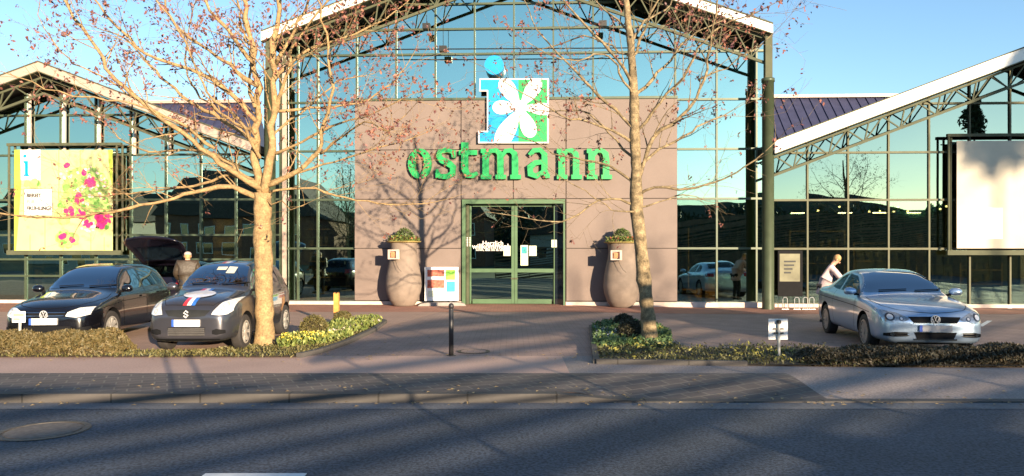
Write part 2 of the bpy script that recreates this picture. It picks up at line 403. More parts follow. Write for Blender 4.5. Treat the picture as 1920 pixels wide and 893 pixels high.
# centre hall
lineC = [(U(491, VF), BZ(491, 78, VF)), (U(960, VF), BZ(960, -100, VF)), (U(1448, VF), BZ(1448, 64, VF))]
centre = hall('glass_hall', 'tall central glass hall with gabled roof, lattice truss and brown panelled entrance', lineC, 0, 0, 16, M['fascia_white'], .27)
pl, pr, ptop = U(668), U(1268), BZ(960, 190)
mull = [U(p) for p in (559, 596, 669, 743, 816.5, 890, 963.7, 1037.5, 1112, 1188, 1266, 1343.5, 1418)]
curtain(centre, mull, U(528), U(1440), lineC, zT[1:], zbase, M['glass_high'], M['glass_low'], zT[2], M['olive'], skip=(pl, pr, ptop))
truss(centre, lineC, .12, .82, 16, VF + .2, M['olive_light'])
for px, z1 in ((1440, 152), (506, 150)):
    u = U(px, VF + .15); zt = BZ(px, z1, VF); r = .165
    c = MB(); c.lathe([(r * 1.0, -.1), (r, zt), (r * 1.12, zt), (r * 1.12, zt + .1), (.001, zt + .1)], 24, (u, VF + .15, 0)); c.build('pipe_column', M['olive'], centre, True)
    c = MB(); c.box(u - .10, u + .10, VF + .05, VF + .25, zt + .1, rake_z(lineC, u) + .02); c.build('column_head', M['olive_light'], centre)
for px, px2 in ((1405, 1425), (545, 558)):
    if px > 900: continue
    q = 1428 if px > 900 else 532; q2 = q + 7
    c = MB(); c.box(U(q), U(q2), -.14, -.06, zbase, rake_z(lineC, U(q)) - .3); c.build('edge_profile', M['white'] if px > 900 else M['fascia'], centre)
# brown panelled entrance block (with a door opening)
dl, dr, dtop = U(868), U(1059), BZ(960, 375)
vP = -.22
m = MB()
cols_ = [pl, U(866), U(963), U(1061), pr]; rows_ = [zbase + .02, zT[1], zT[2], zT[3], ptop]
g = .012
for i in range(4):
    for j in range(4):
        a, b = cols_[i] + g, cols_[i + 1] - g; z0, z1 = rows_[j] + g, rows_[j + 1] - g
        if i in (1, 2) and j < 2: continue
        if j == 2 and i in (1, 2): pass
        if i in (0, 3) or j >= 2: m.box(a, b, vP, vP + .12, z0, z1)
m.build('panel_wall', M['panel'], centre)
m = MB(); m.box(pl + .02, dl, vP + .05, 0.3, zbase, ptop - .02); m.box(dr, pr - .02, vP + .05, .3, zbase, ptop - .02); m.box(dl, dr, vP + .05, .3, dtop + .01, ptop - .02)
m.build('panel_backing', M['joint'], centre)
for a, b in ((U(528), dl - .02), (dr + .02, U(1436))): m = MB(); m.box(a, b, vP - .06, .2, -.1, zbase); m.build('plinth', M['plinth'], centre)
m = MB(); m.box(pl, pr, vP - .03, .04, ptop, ptop + .07); m.build('panel_coping', M['olive'], centre)
# entrance door
dv = .05
m = MB(); dh = dtop
m.box(dl, dl + .10, vP - .04, dv + .1, 0, dh); m.box(dr - .05, dr, vP - .04, dv + .1, 0, dh); m.box(dl + .10, dr - .05, vP - .04, dv + .1, dh - .13, dh)
fr = m.build('door_frame', M['door_green'], centre)
m = MB(); m.box(dl + .11, dl + .19, dv - .1, dv + .08, 0, dh - .13); m.build('side_post', M['olive_light'], centre)
mid = U(964.5)
for k, (a, b, nm) in enumerate(((dl + .2, mid - .005, 'l'), (mid + .005, U(1040), 'r'))):
    lf = empty('door_leaf', (0, 0, 0)); lf.parent = centre
    m = MB(); t = .085
    m.box(a, a + t * (.6 if k == 0 else 1), dv - .03, dv + .03, .02, dh - .14); m.box(b - t * (1 if k == 0 else .3), b, dv - .03, dv + .03, .02, dh - .14)
    m.box(a + .09, b - .09, dv - .028, dv + .028, .02, .16); m.box(a + .05, b - .03, dv - .028, dv + .028, BZ(960, 511), BZ(960, 504)); m.box(a + .09, b - .09, dv - .028, dv + .028, dh - .2, dh - .14)
    m.build('leaf_frame', M['door_green'], lf)
    m = MB(); m.box(a + .05, b - .05, dv - .004, dv + .004, .1, dh - .17); m.build('leaf_glass', M['glass_door'], lf)
    m = MB(); hx = (b - .04) if k == 0 else (a + .04)
    m.box(hx - .06, hx + .06, dv - .06, dv - .032, BZ(960, 524), BZ(960, 521)); m.build('handle', M['olive_light'], lf)
m = MB(); m.box(U(1040) + .01, dr - .06, dv - .01, dv + .02, 0, dh - .14); m.build('side_light', M['glass_car'], centre)
M['note_dim'] = mat('note_dim', (.18, .17, .11), .8, var=.3, scale=3)
M['note'] = mat('note', (.62, .66, .50), .7, var=.1, scale=20)
M['teal_print'] = mat('teal_print', (.03, .33, .33), .6, var=.5, scale=14)
for (x0, x1, y0, y1) in ((944, 957, 461, 480), (976, 990, 460, 498), (992, 1006, 461, 480), (1034, 1044, 450, 464)):
    m = MB(); vv = dv - .012 if x0 < 1030 else dv - .03
    m.box(U(x0), U(x1), vv, vv + .004, BZ(960, y1), BZ(960, y0)); s_ = m.build('door_notice', M['note'], centre)
    if x0 == 976:
        m = MB(); m.box(U(x0 + 2), U(x1 - 2), vv - .003, vv - .0005, BZ(960, 476), BZ(960, 463)); m.build('notice_print', M['teal_print'], s_)
M['letter_white'] = mat('letter_white', (.75, .70, .66), .6, var=.05)
text('door_lettering', 'Herzlich', .19, M['letter_white'], centre, (U(924), dv - .012, BZ(960, 460)), bold=.002)
text('door_lettering', 'willkommen!', .215, M['letter_white'], centre, (U(919.5), dv - .012, BZ(960, 466.5)), bold=.003)
text('door_lettering', 'Schön, dass Sie da sind.', .095, M['letter_white'], centre, (U(919.5), dv - .012, BZ(960, 470.5)), bold=.002)
m = MB()
for px in (876.5, 881.5):
    for k in range(6): m.box(U(px - 1), U(px + 1.2), dv - .105, dv - .10, BZ(960, 445 + k * 3 + 2), BZ(960, 445 + k * 3 + .2))
m.build('opening_hours_lettering', M['letter_white'], centre)
# hanging lamps under the truss and tie rod
m = MB(); m.tube([(U(720, -.6), -.6, BZ(720, 93, -.6)), (U(1200, -.6), -.6, BZ(1200, 90, -.6))], [.018, .018], 6); m.build('tie_rod', M['dark_steel'], centre)
for px, py in ((831, 92), (800, 50), (1130, 45)):
    u, z = B(px, py, -.6); m = MB(); m.box(u - .11, u + .11, -.72, -.5, z - .09, z + .07); m.tube([(u, -.6, z), (u, -.6, z + (.35 if px != 831 else .9))], [.008, .008], 4); m.build('flood_lamp', M['dark_steel'], centre)
# interior of the centre hall
M['int_floor'] = mat('int_floor', (.18, .15, .12), .6, var=.2)
M['int_dark'] = mat('int_dark', (.09, .08, .06), .9, var=.4, scale=.7)
m = MB(); m.box(U(528), U(1440), .35, 14, -.02, .0); m.build('hall_floor', M['int_floor'], centre)
m = MB(); us = [U(528), U(1440)]
m.prism([(us[0], 0), (us[1], 0), (us[1], rake_z(lineC, us[1])), (U(960, VF), rake_z(lineC, U(960, VF))), (us[0], rake_z(lineC, us[0]))], 14, 14.2); m.build('back_wall', M['int_dark'], centre)
for s_, u in ((0, us[0] - .1), (1, us[1])):
    m = MB(); m.box(u, u + .1, .06, 14, 0, rake_z(lineC, u) - .02); m.build('side_wall', M['int_dark'], centre)

# left hall
lineL = [(U(-420, VF), BZ(-420, 317, VF)), (U(74.5, VF), BZ(74.5, 134, VF)), (U(474, VF), BZ(474, 285, VF)), (U(474, VF) + .01, BZ(960, 285)), (U(530), BZ(960, 285))]
lineLr = lineL[:3]
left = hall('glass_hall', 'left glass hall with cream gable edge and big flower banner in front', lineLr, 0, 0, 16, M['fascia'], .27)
mL = [U(49.0 + 65.6 * k - .0) for k in range(-8, 8)]
zL = [BZ(200, p) for p in (556, 517.5, 486.5, 441, 375, 291, 216, 150)]
curtain(left, mL, U(-420), U(526), lineL, zL[1:], zbase, M['glass_high'], M['glass_low'], zL[3] + 1.0, M['olive'])
truss(left, lineLr, .12, .62, 14, VF + .2, M['olive_light'])
# sunlit faces of the upper mullions, sunlight painted in as pale strips
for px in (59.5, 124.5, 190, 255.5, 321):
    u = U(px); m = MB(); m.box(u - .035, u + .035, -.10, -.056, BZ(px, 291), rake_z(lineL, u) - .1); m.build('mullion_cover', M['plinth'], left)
m = MB(); m.box(U(-420), U(526), -.1, .2, -.1, zbase); m.build('plinth', M['plinth'], left)
m = MB(); m.box(U(-420), U(526), .35, 14, -.02, 0); m.build('hall_floor', M['int_floor'], left)
m = MB(); m.prism([(U(-420), 0), (U(526), 0), (U(526), 3), (U(474), lineL[2][1]), (U(74.5), lineL[1][1]), (U(-420), lineL[0][1])], 9, 9.2); m.build('back_wall', M['int_dark'], left)
M['wood_board'] = mat('wood_board', (.36, .22, .12), .8, var=.45, scale=3, bump=.3, bscale=9)
for (y0, y1) in ((411, 464), (471, 552)):
    m = MB(); m.box(U(396), U(450), .10, .13, BZ(420, y1), BZ(420, y0)); m.build('wood_infill', M['wood_board'], left)

# right hall
M['mullion_r'] = mat('mullion_r', (.13, .13, .085), .7, spec=.2, var=.1)
lineR = [(U(1452, VF), BZ(1452, 288, VF)), (U(1962, VF), BZ(1962, 97, VF)), (U(2500, VF), BZ(2500, 300, VF))]
lineR2 = [(U(1444), BZ(1444, 300)), (U(1452, VF), BZ(1452, 288, VF))] + lineR[1:]
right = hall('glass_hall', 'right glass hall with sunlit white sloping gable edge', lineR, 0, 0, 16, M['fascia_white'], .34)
mR = [U(1437.5 + 75.9 * k) for k in range(0, 14)]
zR = [BZ(1700, p) for p in (556, 466.7, 375, 286, 195)]
curtain(right, mR, U(1444), U(2490), lineR2, zR[1:], zbase - .05, M['glass_right'], M['glass_low'], zR[2], M['mullion_r'])
truss(right, lineR, .10, .62, 15, VF + .2, M['olive_light'])
m = MB(); m.box(U(1444), U(2490), -.1, .2, -.2, zbase - .05); m.build('plinth', M['plinth'], right)
m = MB(); m.box(U(1444), U(2490), .35, 14, -.1, -.06); m.build('hall_floor', M['int_floor'], right)
m = MB(); m.prism([(U(1444), -.05), (U(2490), -.05), (U(2490), 3.5), (U(1962), lineR[1][1]), (U(1444), 4.0)], 9, 9.2); m.build('back_wall', M['int_dark'], right)
M['lit'] = emit('lit', (1, .72, .35), 6)
for px, py, v in ((1534, 395, 3), (1574, 388, 4), (1630, 397, 5), (1684, 388, 2.5), (1702, 396, 4), (1763, 392, 3), (1775, 387, 2.), (1650, 396, 6), (1676, 397, 7)):
    u, z = B(px, py, v); m = MB(); m.lathe([(.001, -.03), (.035, -.02), (.035, .02), (.001, .03)], 8, (u, v, z)); m.build('ceiling_lamp', M['lit'], right)
M['strip_lit'] = emit('strip_lit', (1, .82, .55), 9)
for hall_, us_ in ((right, [U(p, 3) for p in (1500, 1590, 1655, 1720)]),):
    for k, u in enumerate(us_):
        m = MB(); m.box(u - .22, u + .22, 3.2, 3.26, 2.90, 2.93); m.build('strip_light', M['strip_lit'], hall_)
# linking roofs between the halls
for px0, px1, label in ((1452, 2100, 'right'), (-200, 468, 'left')):
    o = bframe('link_building'); tag(o, 'dark blue ribbed metal roof between the centre hall and the %s glass hall' % label, 'building')
    zr = 8.62; v1, v0 = 12.0, 7.0; z0 = zr - 4.85
    if label == 'right': a, b = U(1440, 0) + .2, U(2100, 12)
    else: a, b = U(-100, 12), U(505, 12) - .6
    m = MB(); m.add([(a, v0, z0), (b, v0, z0), (b, v1, zr), (a, v1, zr), (a, v1 + 4, z0), (b, v1 + 4, z0), (a, v0, z0 - .2), (b, v0, z0 - .2), (a, v1 + 4, z0 - .2), (b, v1 + 4, z0 - .2)],
          [(0, 1, 2, 3), (3, 2, 5, 4), (6, 8, 9, 7), (0, 6, 7, 1), (4, 5, 9, 8), (0, 3, 4, 8, 6), (1, 7, 9, 5, 2)]); m.build('roof', M['roof_blue'], o)
    m = MB(); k = a + .2
    while k < b:
        m.bar((k, v0, z0 + .03), (k, v1, zr + .03), .05); k += .42
    m.build('roof_ribs', M['roof_blue'], o)
    m = MB(); m.box(a, b, v1 - .15, v1 + .15, zr, zr + .14); m.build('ridge_cap', M['fascia'], o)
    m = MB(); m.box(a, b, v0 + .3, v1 + 3.6, 0, z0 - .2); m.build('wall', M['int_dark'], o)

# ------------------------------------------------------------------ signs on the facade
M['sign_green'] = mat('sign_green', (.01, .31, .08), .4, var=.04)
M['sign_blue'] = mat('sign_blue', (.0, .27, .56), .4, var=.04)
M['sign_side'] = mat('sign_side', (.03, .05, .05), .5)
vS = vP - .06
def SP(px, py, v=vS): return B(px, py, v)
o = bframe('shop_sign'); tag(o, 'green raised slab-serif lettering reading ostmann above the entrance', 'sign')
def glyph(parent, strokes):
    m = MB()
    for i, s_ in enumerate(strokes):
        pts = [SP(*p) for p in s_[0]]; wd = s_[1]
        wd = [q / 62.0 for q in wd] if isinstance(wd, (list, tuple)) else wd / 62.0
        stroke_into(m, pts, wd, vS - .10 - .002 * i, vS + .03, 0, len(s_) > 2)
    return m.build('letter', M['sign_green'], parent)
def oval(cx, cy, rx, ry, a0=0, a1=360, n=28): return [(cx + rx * math.cos(R(a0 + (a1 - a0) * k / n)), cy - ry * math.sin(R(a0 + (a1 - a0) * k / n))) for k in range(n + (0 if a1 - a0 == 360 else 1))]
def owd(n, thick, thin): return [thin + (thick - thin) * abs(math.cos(2 * math.pi * k / n)) for k in range(n)]
glyph(o, [(oval(788, 307.5, 15, 23.5), owd(28, 14, 9), 1)])
glyph(o, [([(851, 296), (849, 286), (838, 282), (826, 285), (823, 293), (829, 301), (842, 307), (850, 314), (849, 326), (838, 332), (825, 331), (820, 324)], [6, 8, 9, 10, 11, 12, 13, 12, 11, 10, 9, 8]), ([(852, 282), (852, 297)], 5), ([(820, 318), (820, 334)], 5)])
glyph(o, [([(872, 268), (872, 318), (877, 329), (887, 330), (896, 325)], [13, 13, 12, 10, 6]), ([(861, 287), (895, 287)], 9)])
def n_like(x0, stems, pitch, endserif=True):
    s_ = [([(x0, 284), (x0, 331)], 12), ([(x0 - 9, 284), (x0, 284)], 8), ([(x0 - 9, 332.5), (x0 + 11, 332.5)], 8)]
    x = x0
    for k in range(stems):
        nx = x + pitch
        s_.append(([(x + 3, 294), (x + pitch * .35, 284), (x + pitch * .7, 283), (nx - 1, 289), (nx, 300), (nx, 331)], [6, 8, 9, 11, 12, 12]))
        s_.append(([(nx - 9, 332.5), (nx + 11, 332.5)], 8)); x = nx
    return s_
glyph(o, n_like(911, 2, 27.5))
glyph(o, [([(993, 292), (1001, 283), (1013, 282), (1021, 290), (1021, 322), (1026, 331), (1031, 331)], [8, 9, 9, 11, 12, 10, 7]), ([(1020, 304), (1004, 306), (994, 314), (995, 327), (1006, 331), (1020, 322)], [8, 10, 12, 12, 10, 8])])
glyph(o, n_like(1053, 1, 27)); glyph(o, n_like(1109, 1, 27))
# flower emblem
o = bframe('emblem_sign'); tag(o, 'large raised letter i emblem with white flower on blue and green square', 'sign')
m = MB(); c = SP(927, 124); r = 18 / 62
m.prism([(c[0] + r * math.cos(2 * math.pi * k / 32), c[1] + r * math.sin(2 * math.pi * k / 32)) for k in range(32)], vS - .12, vS + .5); m.build('dot', M['sign_blue'], o)
m = MB(); m.tube([(c[0], vS + .3, c[1]), (c[0], .0, c[1])], [.05, .05]); m.build('bracket', M['dark_steel'], o)
zt, zb_ = SP(960, 151)[1], SP(960, 267)[1]
blue = [SP(*p) for p in ((902, 151), (972, 151), (972, 267), (900, 267), (900, 249), (916, 249), (916, 170), (902, 170))]
m = MB(); m.prism(blue, vS - .10, vS + .02); m.build('blue_field', M['sign_blue'], o)
m = MB(); m.prism([SP(*p) for p in ((972, 151), (1026, 151), (1026, 267), (972, 267))], vS - .10, vS + .02); m.build('green_field', M['sign_green'], o)
m = MB(); w0 = 2.2
m.prism([SP(*p) for p in ((900, 148.5), (1029, 148.5), (1029, 269.5), (897, 269.5), (897, 246.5), (913.5, 246.5), (913.5, 172.5), (899, 172.5))], vS - .085, vS + .01); m.build('white_rim', M['white'], o)
# petals, clipped to the square
def clip(poly, x0, x1, z0, z1):
    def cl(p, inside, inter):
        out = []
        for i in range(len(p)):
            a, b = p[i - 1], p[i]
            if inside(b):
                if not inside(a): out.append(inter(a, b))
                out.append(b)
            elif inside(a): out.append(inter(a, b))
        return out
    def ix(v, k): return lambda a, b: tuple((a[j] + (b[j] - a[j]) * (v - a[k]) / (b[k] - a[k])) if j != k else v for j in (0, 1))
    for (v, k, s_) in ((x0, 0, 1), (x1, 0, -1), (z0, 1, 1), (z1, 1, -1)):
        poly = cl(poly, lambda p: s_ * (p[k] - v) >= 0, ix(v, k))
        if not poly: return poly
    return poly
m = MB(); cc = (976, 203)
for i, (a, L_, wd) in enumerate(((124, 64, 19), (56, 64, 18), (-4, 62, 15), (-68, 60, 19), (-120, 84, 22), (180, 52, 17))):
    if not L_: continue
    pts = []
    for k in range(28):
        t = 2 * math.pi * k / 28; q = .5 - .5 * math.cos(t)
        x = q * L_; y = math.sin(t) * wd * (q ** .55)
        pts.append((cc[0] + x * math.cos(R(a)) - y * math.sin(R(a)), cc[1] - x * math.sin(R(a)) - y * math.cos(R(a))))
    pts = clip(pts, 916, 1026, 151, 267)
    if len(pts) > 2: m.prism([SP(*p) for p in pts], vS - .112 - .0012 * i, vS - .09)
m.prism([SP(cc[0] + 13 * math.cos(t * .3927), cc[1] + 13 * math.sin(t * .3927)) for t in range(16)], vS - .125, vS - .09)
m.build('flower', M['white'], o)

# ------------------------------------------------------------------ banners
vB = -.30
def banner_frame(x0, x1, y0, y1, label, name='banner_frame'):
    o = bframe(name); tag(o, label, 'banner frame')
    for px in (x0, x1):
        u = U(px, vB); m = MB(); m.tube([(u - .05, vB, BZ(px, y1, vB)), (u - .05, vB, BZ(px, y0, vB))], [.035, .035], 8); m.tube([(u + .07, vB + .1, BZ(px, y1, vB)), (u + .07, vB + .1, BZ(px, y0, vB))], [.035, .035], 8); m.build('upright', M['olive_light'], o)
    for py in (y0, y1):
        m = MB(); t = .06 if py == y0 else .10
        m.box(U(x0, vB) - .1, U(x1, vB) + .1, vB - .05, vB + .05, BZ(960, py, vB) * 0 + BZ((x0 + x1) / 2, py, vB) - t, BZ((x0 + x1) / 2, py, vB) + t * .4); m.build('crossbar', M['olive_light'], o)
    for px in (x0 + 20, x1 - 20):
        for py in (y0 + 14, y1 - 20):
            m = MB(); u, z = B(px, py, vB + .1); m.bar((u, vB + .06, z), (u, -.05, z), .05); m.build('wall_bracket', M['olive'], o)
    zz = BZ((x0 + x1) / 2, y0 + 14, vB); m = MB(); m.tube([(U(x0, vB), vB + .07, zz), (U(x1, vB), vB + .07, zz)], [.02, .02], 6); m.build('tension_wire', M['dark_steel'], o)
    return o
banner_frame(20, 222, 270, 472, 'square metal tube frame holding the flower banner on the left hall')
banner_frame(1782, 2060, 252, 472, 'large metal tube frame holding the blank bright banner on the right hall')
M['banner_cream'] = mat('banner_cream', (.56, .54, .24), .7, var=.10, scale=1.6)
M['banner_pale'] = mat('banner_pale', (.52, .46, .36), .7, var=.10, scale=1.2)
M['lime'] = mat('lime', (.42, .55, .06), .7, var=.3, scale=4)
M['leafp'] = leafmat('leafp', (.10, .28, .04), (.45, .55, .18)); M['pink'] = leafmat('pink', (.75, .03, .12), (.55, .01, .18)); M['pinkl'] = leafmat('pinkl', (.8, .35, .4), (.85, .65, .6))
M['ink'] = mat('ink', (.03, .03, .03), .7)
o = bframe('flower_banner'); tag(o, 'square yellow-white banner with pink flowers and the words BEREIT FÜR FRÜHLING', 'banner')
vb = vB - .07
def bp(px, py, v=vb): return B(px, py, v)
def rect(mb, x0, x1, y0, y1, d0, d1, mi=0): 
    a = bp(x0, y1); b = bp(x1, y0); mb.box(a[0], b[0], d0, d1, a[1], b[1], mi)
m = MB(); rect(m, 27, 211, 281, 470, vb, vb + .02); m.build('banner_sheet', M['banner_cream'], o)
def strip_poly(pts, d, mt, name): m = MB(); m.prism([bp(*p) for p in pts], d, d + .004); return m.build(name, mt, o)
strip_poly([(27, 281), (38, 281), (40, 345), (36, 400), (30, 470), (27, 470)], vb - .006, M['lime'], 'green_edge')
strip_poly([(203, 281), (211, 281), (211, 350), (206, 330)], vb - .006, M['lime'], 'green_edge')
m = MB(); rect(m, 38, 76, 281, 338, vb - .006, vb - .002); m.build('logo_field', M['white'], o)
m = MB()
c = bp(47, 293); m.prism([(c[0] + .055 * math.cos(k * .524), c[1] + .055 * math.sin(k * .524)) for k in range(12)], vb - .012, vb - .007)
m.prism([bp(*p) for p in ((43, 302), (53, 302), (53, 326), (56, 331), (43, 331), (47, 326), (47, 308))], vb - .012, vb - .007); m.build('logo_mark', M['sign_blue'], o)
m = MB()
for (x, y) in ((61, 303), (68, 303), (61, 322), (68, 322)):
    rect(m, x - 2.2, x - .6, y - 5, y + 5, vb - .011, vb - .007); rect(m, x - .6, x + 2.2, y + 3, y + 5, vb - .0111, vb - .007)
m.build('logo_blocks', M['note'], o)
# floating banner planks
for (px, y0, y1) in ((84, 350, 470), (110, 281, 400), (150, 281, 330), (118, 440, 470), (170, 440, 470), (56, 440, 470), (195, 445, 470)):
    m = MB(); rect(m, px, px + .9, y0, y1, vb - .004, vb - .001); m.build('plank_line', M['lime'], o)
m = MB(); rect(m, 45, 99, 354, 405, vb - .007, vb - .003); bx_ = m.build('text_box', M['white'], o)
m = MB()
for (x0, x1, y0, y1) in ((45, 99, 353.5, 354.6), (45, 46.1, 354.6, 404), (98, 99, 354.6, 404), (45, 99, 404, 405)): rect(m, x0, x1, y0, y1, vb - .011, vb - .008)
m.build('box_outline', M['ink'], o)
for s_, px, py, mt in (('BEREIT', 50, 370, M['ink']), ('FÜR', 50, 382, M['banner_cream']), ('FRÜHLING?', 50, 394, M['ink'])):
    u, z = bp(px, py); text('banner_lettering', s_, .155, mt, o, (u, vb - .011, z), bold=.007, align='LEFT')
# bouquet
rr = random.Random(3)
def blobs(name, mt, spots, n, r0, r1, d):
    m = MB()
    for (cx, cy, sx, sy, cnt) in spots:
        for k in range(cnt):
            a = rr.random() * 6.28; q = math.sqrt(rr.random()); x = cx + sx * q * math.cos(a); y = cy + sy * q * math.sin(a)
            if not (28 < x < 209 and 283 < y < 468): continue
            u, z = bp(x, y); r = rr.uniform(r0, r1); ph = rr.random() * 6; e = rr.uniform(.5, 1); dd = d - .0006 * rr.random() - .00002 * k
            m.prism([(u + r * math.cos(t) * math.cos(ph) - e * r * math.sin(t) * math.sin(ph), z + r * math.cos(t) * math.sin(ph) + e * r * math.sin(t) * math.cos(ph)) for t in [j * .785 for j in range(8)]], dd, vb - .003)
    return m.build(name, mt, o)
blobs('bouquet_leaves', M['leafp'], [(160, 360, 42, 46, 240), (185, 400, 24, 30, 110), (120, 395, 14, 25, 40), (125, 450, 20, 14, 60), (62, 345, 14, 4, 14)], 0, .05, .13, vb - .012)
blobs('pale_blossoms', M['pinkl'], [(168, 350, 34, 40, 40), (165, 425, 14, 10, 20), (140, 330, 30, 10, 8)], 0, .03, .07, vb - .016)
blobs('pink_blossoms', M['pink'], [(170, 342, 11, 7, 14), (149, 372, 8, 8, 10), (132, 398, 8, 8, 10), (153, 402, 9, 8, 10), (165, 418, 8, 5, 8), (195, 410, 15, 9, 26), (190, 420, 8, 6, 8), (118, 442, 6, 5, 8), (134, 452, 5, 5, 6), (125, 311, 4, 3, 4), (158, 324, 3, 3, 3)], 0, .05, .10, vb - .020)
o = bframe('blank_banner'); tag(o, 'large cream banner washed out by sunlight, hung on the right hall', 'banner')
m = MB(); a = B(1794, 466, vb); b = B(2052, 263, vb); m.box(a[0], b[0], vb, vb + .02, a[1], b[1]); m.build('banner_sheet', M['banner_pale'], o)
m = MB(); a = B(1820, 448, vb); b = B(1880, 390, vb); m.box(a[0], b[0], vb - .006, vb - .001, a[1], b[1]); m.build('text_box', M['white'], o)

# ------------------------------------------------------------------ things inside / in front of the windows
def crate(u, v, z, w_, h_, mt, label, group=None, fr_=None):
    o = bframe('wooden_crate'); tag(o, label, 'crate', group)
    m = MB()
    for k in range(3): m.box(u, u + w_, v, v + .02, z + k * h_ / 3 + .01, z + (k + 1) * h_ / 3 - .02)
    m.build('front_slats', mt, o)
    m = MB(); m.box(u, u + .03, v + .02, v + .4, z, z + h_); m.box(u + w_ - .03, u + w_, v + .02, v + .4, z, z + h_); m.box(u + .03, u + w_ - .03, v + .38, v + .4, z, z + h_); m.box(u + .03, u + w_ - .03, v + .02, v + .38, z, z + .02); m.build('crate_sides', mt, o)
M['crate_wood'] = mat('crate_wood', (.55, .24, .11), .7, var=.3)
crate(U(1278, .5), .5, .02, .85, .42, M['crate_wood'], 'orange wooden crate behind the window just right of the panel wall')
crate(U(1322, .8), .8, .02, .5, .6, M['crate_wood'], 'taller orange wooden crate behind the second window right of the entrance')
def shelf(u0, u1, v, h_, n, label):
    o = bframe('display_shelf'); tag(o, label, 'shelf')
    m = MB()
    for u in (u0, u1 - .04): m.box(u, u + .04, v, v + .4, 0, h_)
    m.build('side_panel', M['wood_board'], o)
    for k in range(n):
        m = MB(); z = .15 + k * (h_ - .2) / (n - 1); m.box(u0 + .04, u1 - .04, v, v + .4, z, z + .03); m.build('board', M['wood_board'], o)
    m = MB(); rr = random.Random(int(u0 * 10))
    for k in range(n - 1):
        z = .18 + k * (h_ - .2) / (n - 1); x = u0 + .1
        while x < u1 - .25:
            w_ = rr.uniform(.1, .22); hh = rr.uniform(.12, .3); m.lathe([(w_ * .3, 0), (w_ * .5, hh), (w_ * .4, hh), (.001, hh * .8)], 8, (x + w_ / 2, v + .18, z)); x += w_ + rr.uniform(.03, .15)
    m.build('flower_pots', M['clay'], o)
shelf(U(1800, 1.), U(1880, 1.), 1.0, 1.5, 4, 'wooden display shelf of pots behind the glass under the blank banner')
shelf(U(1600, 1.5), U(1720, 1.5), 1.5, 1.9, 4, 'long wooden display shelf behind the glass of the right hall')
shelf(U(60, 1.5), U(190, 1.5), 1.5, 1.9, 4, 'long wooden display shelf behind the glass of the left hall')
shelf(U(240, 1.5), U(330, 1.5), 1.5, 2.2, 5, 'tall wooden display shelf behind the glass near the open tailgate')
shelf(U(1480, 2.2), U(1585, 2.2), 2.2, 2.3, 5, 'tall wooden display shelf behind the glass beside the pipe column')
shelf(U(1730, 2.6), U(1800, 2.6), 2.6, 2.2, 5, 'tall wooden display shelf behind the glass left of the blank banner')
shelf(U(1290, 3.0), U(1390, 3.0), 3.0, 2.4, 5, 'tall wooden display shelf behind the crates right of the entrance')
shelf(U(570, 2.6), U(650, 2.6), 2.6, 2.4, 5, 'tall wooden display shelf behind the glass left of the panel wall')
# poster board in the window beside the pipe column
o = bframe('poster_board'); tag(o, 'dark framed board with cream poster standing beside the green pipe column', 'poster board')
m = MB(); a = B(1458, 556, -.3); b = B(1504, 470, -.3); m.box(a[0], b[0], -.34, -.30, a[1], b[1]); m.build('board', M['black'], o)
m = MB(); a = B(1462, 528, -.35); b = B(1500, 476, -.35); m.box(a[0], b[0], -.348, -.341, a[1], b[1]); m.build('poster', M['note_dim'], o)
m = MB()
for k in range(4): aa = B(1470, 492 + k * 7, -.35); bb = B(1492 - 3 * k, 489 + k * 7, -.35); m.box(aa[0], bb[0], -.352, -.3485, aa[1], bb[1])
m.build('poster_print', M['ink'], o)
M['galv'] = mat('galv', (.55, .55, .53), .35, metal=.5, var=.15)
for i, px in enumerate((1472, 1494, 1510, 1522)):
    u = U(px, -.9); wx, wy = world_of(u, -.9); o = empty('bicycle_stand', (wx, wy, G(wx, wy))); 
    o.scale = (.72,) * 3; tag(o, ['leftmost silver bicycle hoop, in front of the poster board', 'second silver bicycle hoop from the poster board', 'third silver bicycle hoop, one short of the silver car', 'last silver bicycle hoop, nearest the person in pink'][i], 'bicycle stand', 'hoops of the bicycle rack')
    m = MB(); m.tube([(-.09, 0, 0), (-.09, 0, .42), (-.05, 0, .48), (.05, 0, .48), (.09, 0, .42), (.09, 0, 0)], [.015] * 6, 6); m.build('hoop', M['galv'], o)
    m = MB(); m.box(-.14, .14, -.04, .04, 0, .02); m.build('base_plate', M['galv'], o)

# ------------------------------------------------------------------ leaf clouds
def cards(mb, pts, size, rnd, up=.3, mi=0, asp=1.6):
    for p in pts:
        a = Vector((rnd.gauss(0, 1), rnd.gauss(0, 1), rnd.gauss(0, 1) + up)).normalized(); b = a.cross(Vector((rnd.gauss(0, 1), rnd.gauss(0, 1), rnd.gauss(0, 1)))).normalized()
        s_ = size * rnd.uniform(.6, 1.3); a = a * s_ * asp; b = b * s_ * .5; p = Vector(p)
        mb.add([p - a * .5, p + b * .6, p + a * .5, p - b * .6], [(0, 1, 2, 3)], mi)
def clumps(mb, pts, n, spread, size, rnd, **k):
    for p in pts: cards(mb, [(p[0] + rnd.gauss(0, spread), p[1] + rnd.gauss(0, spread), p[2] + rnd.gauss(0, spread)) for _ in range(n)], size, rnd, **k)

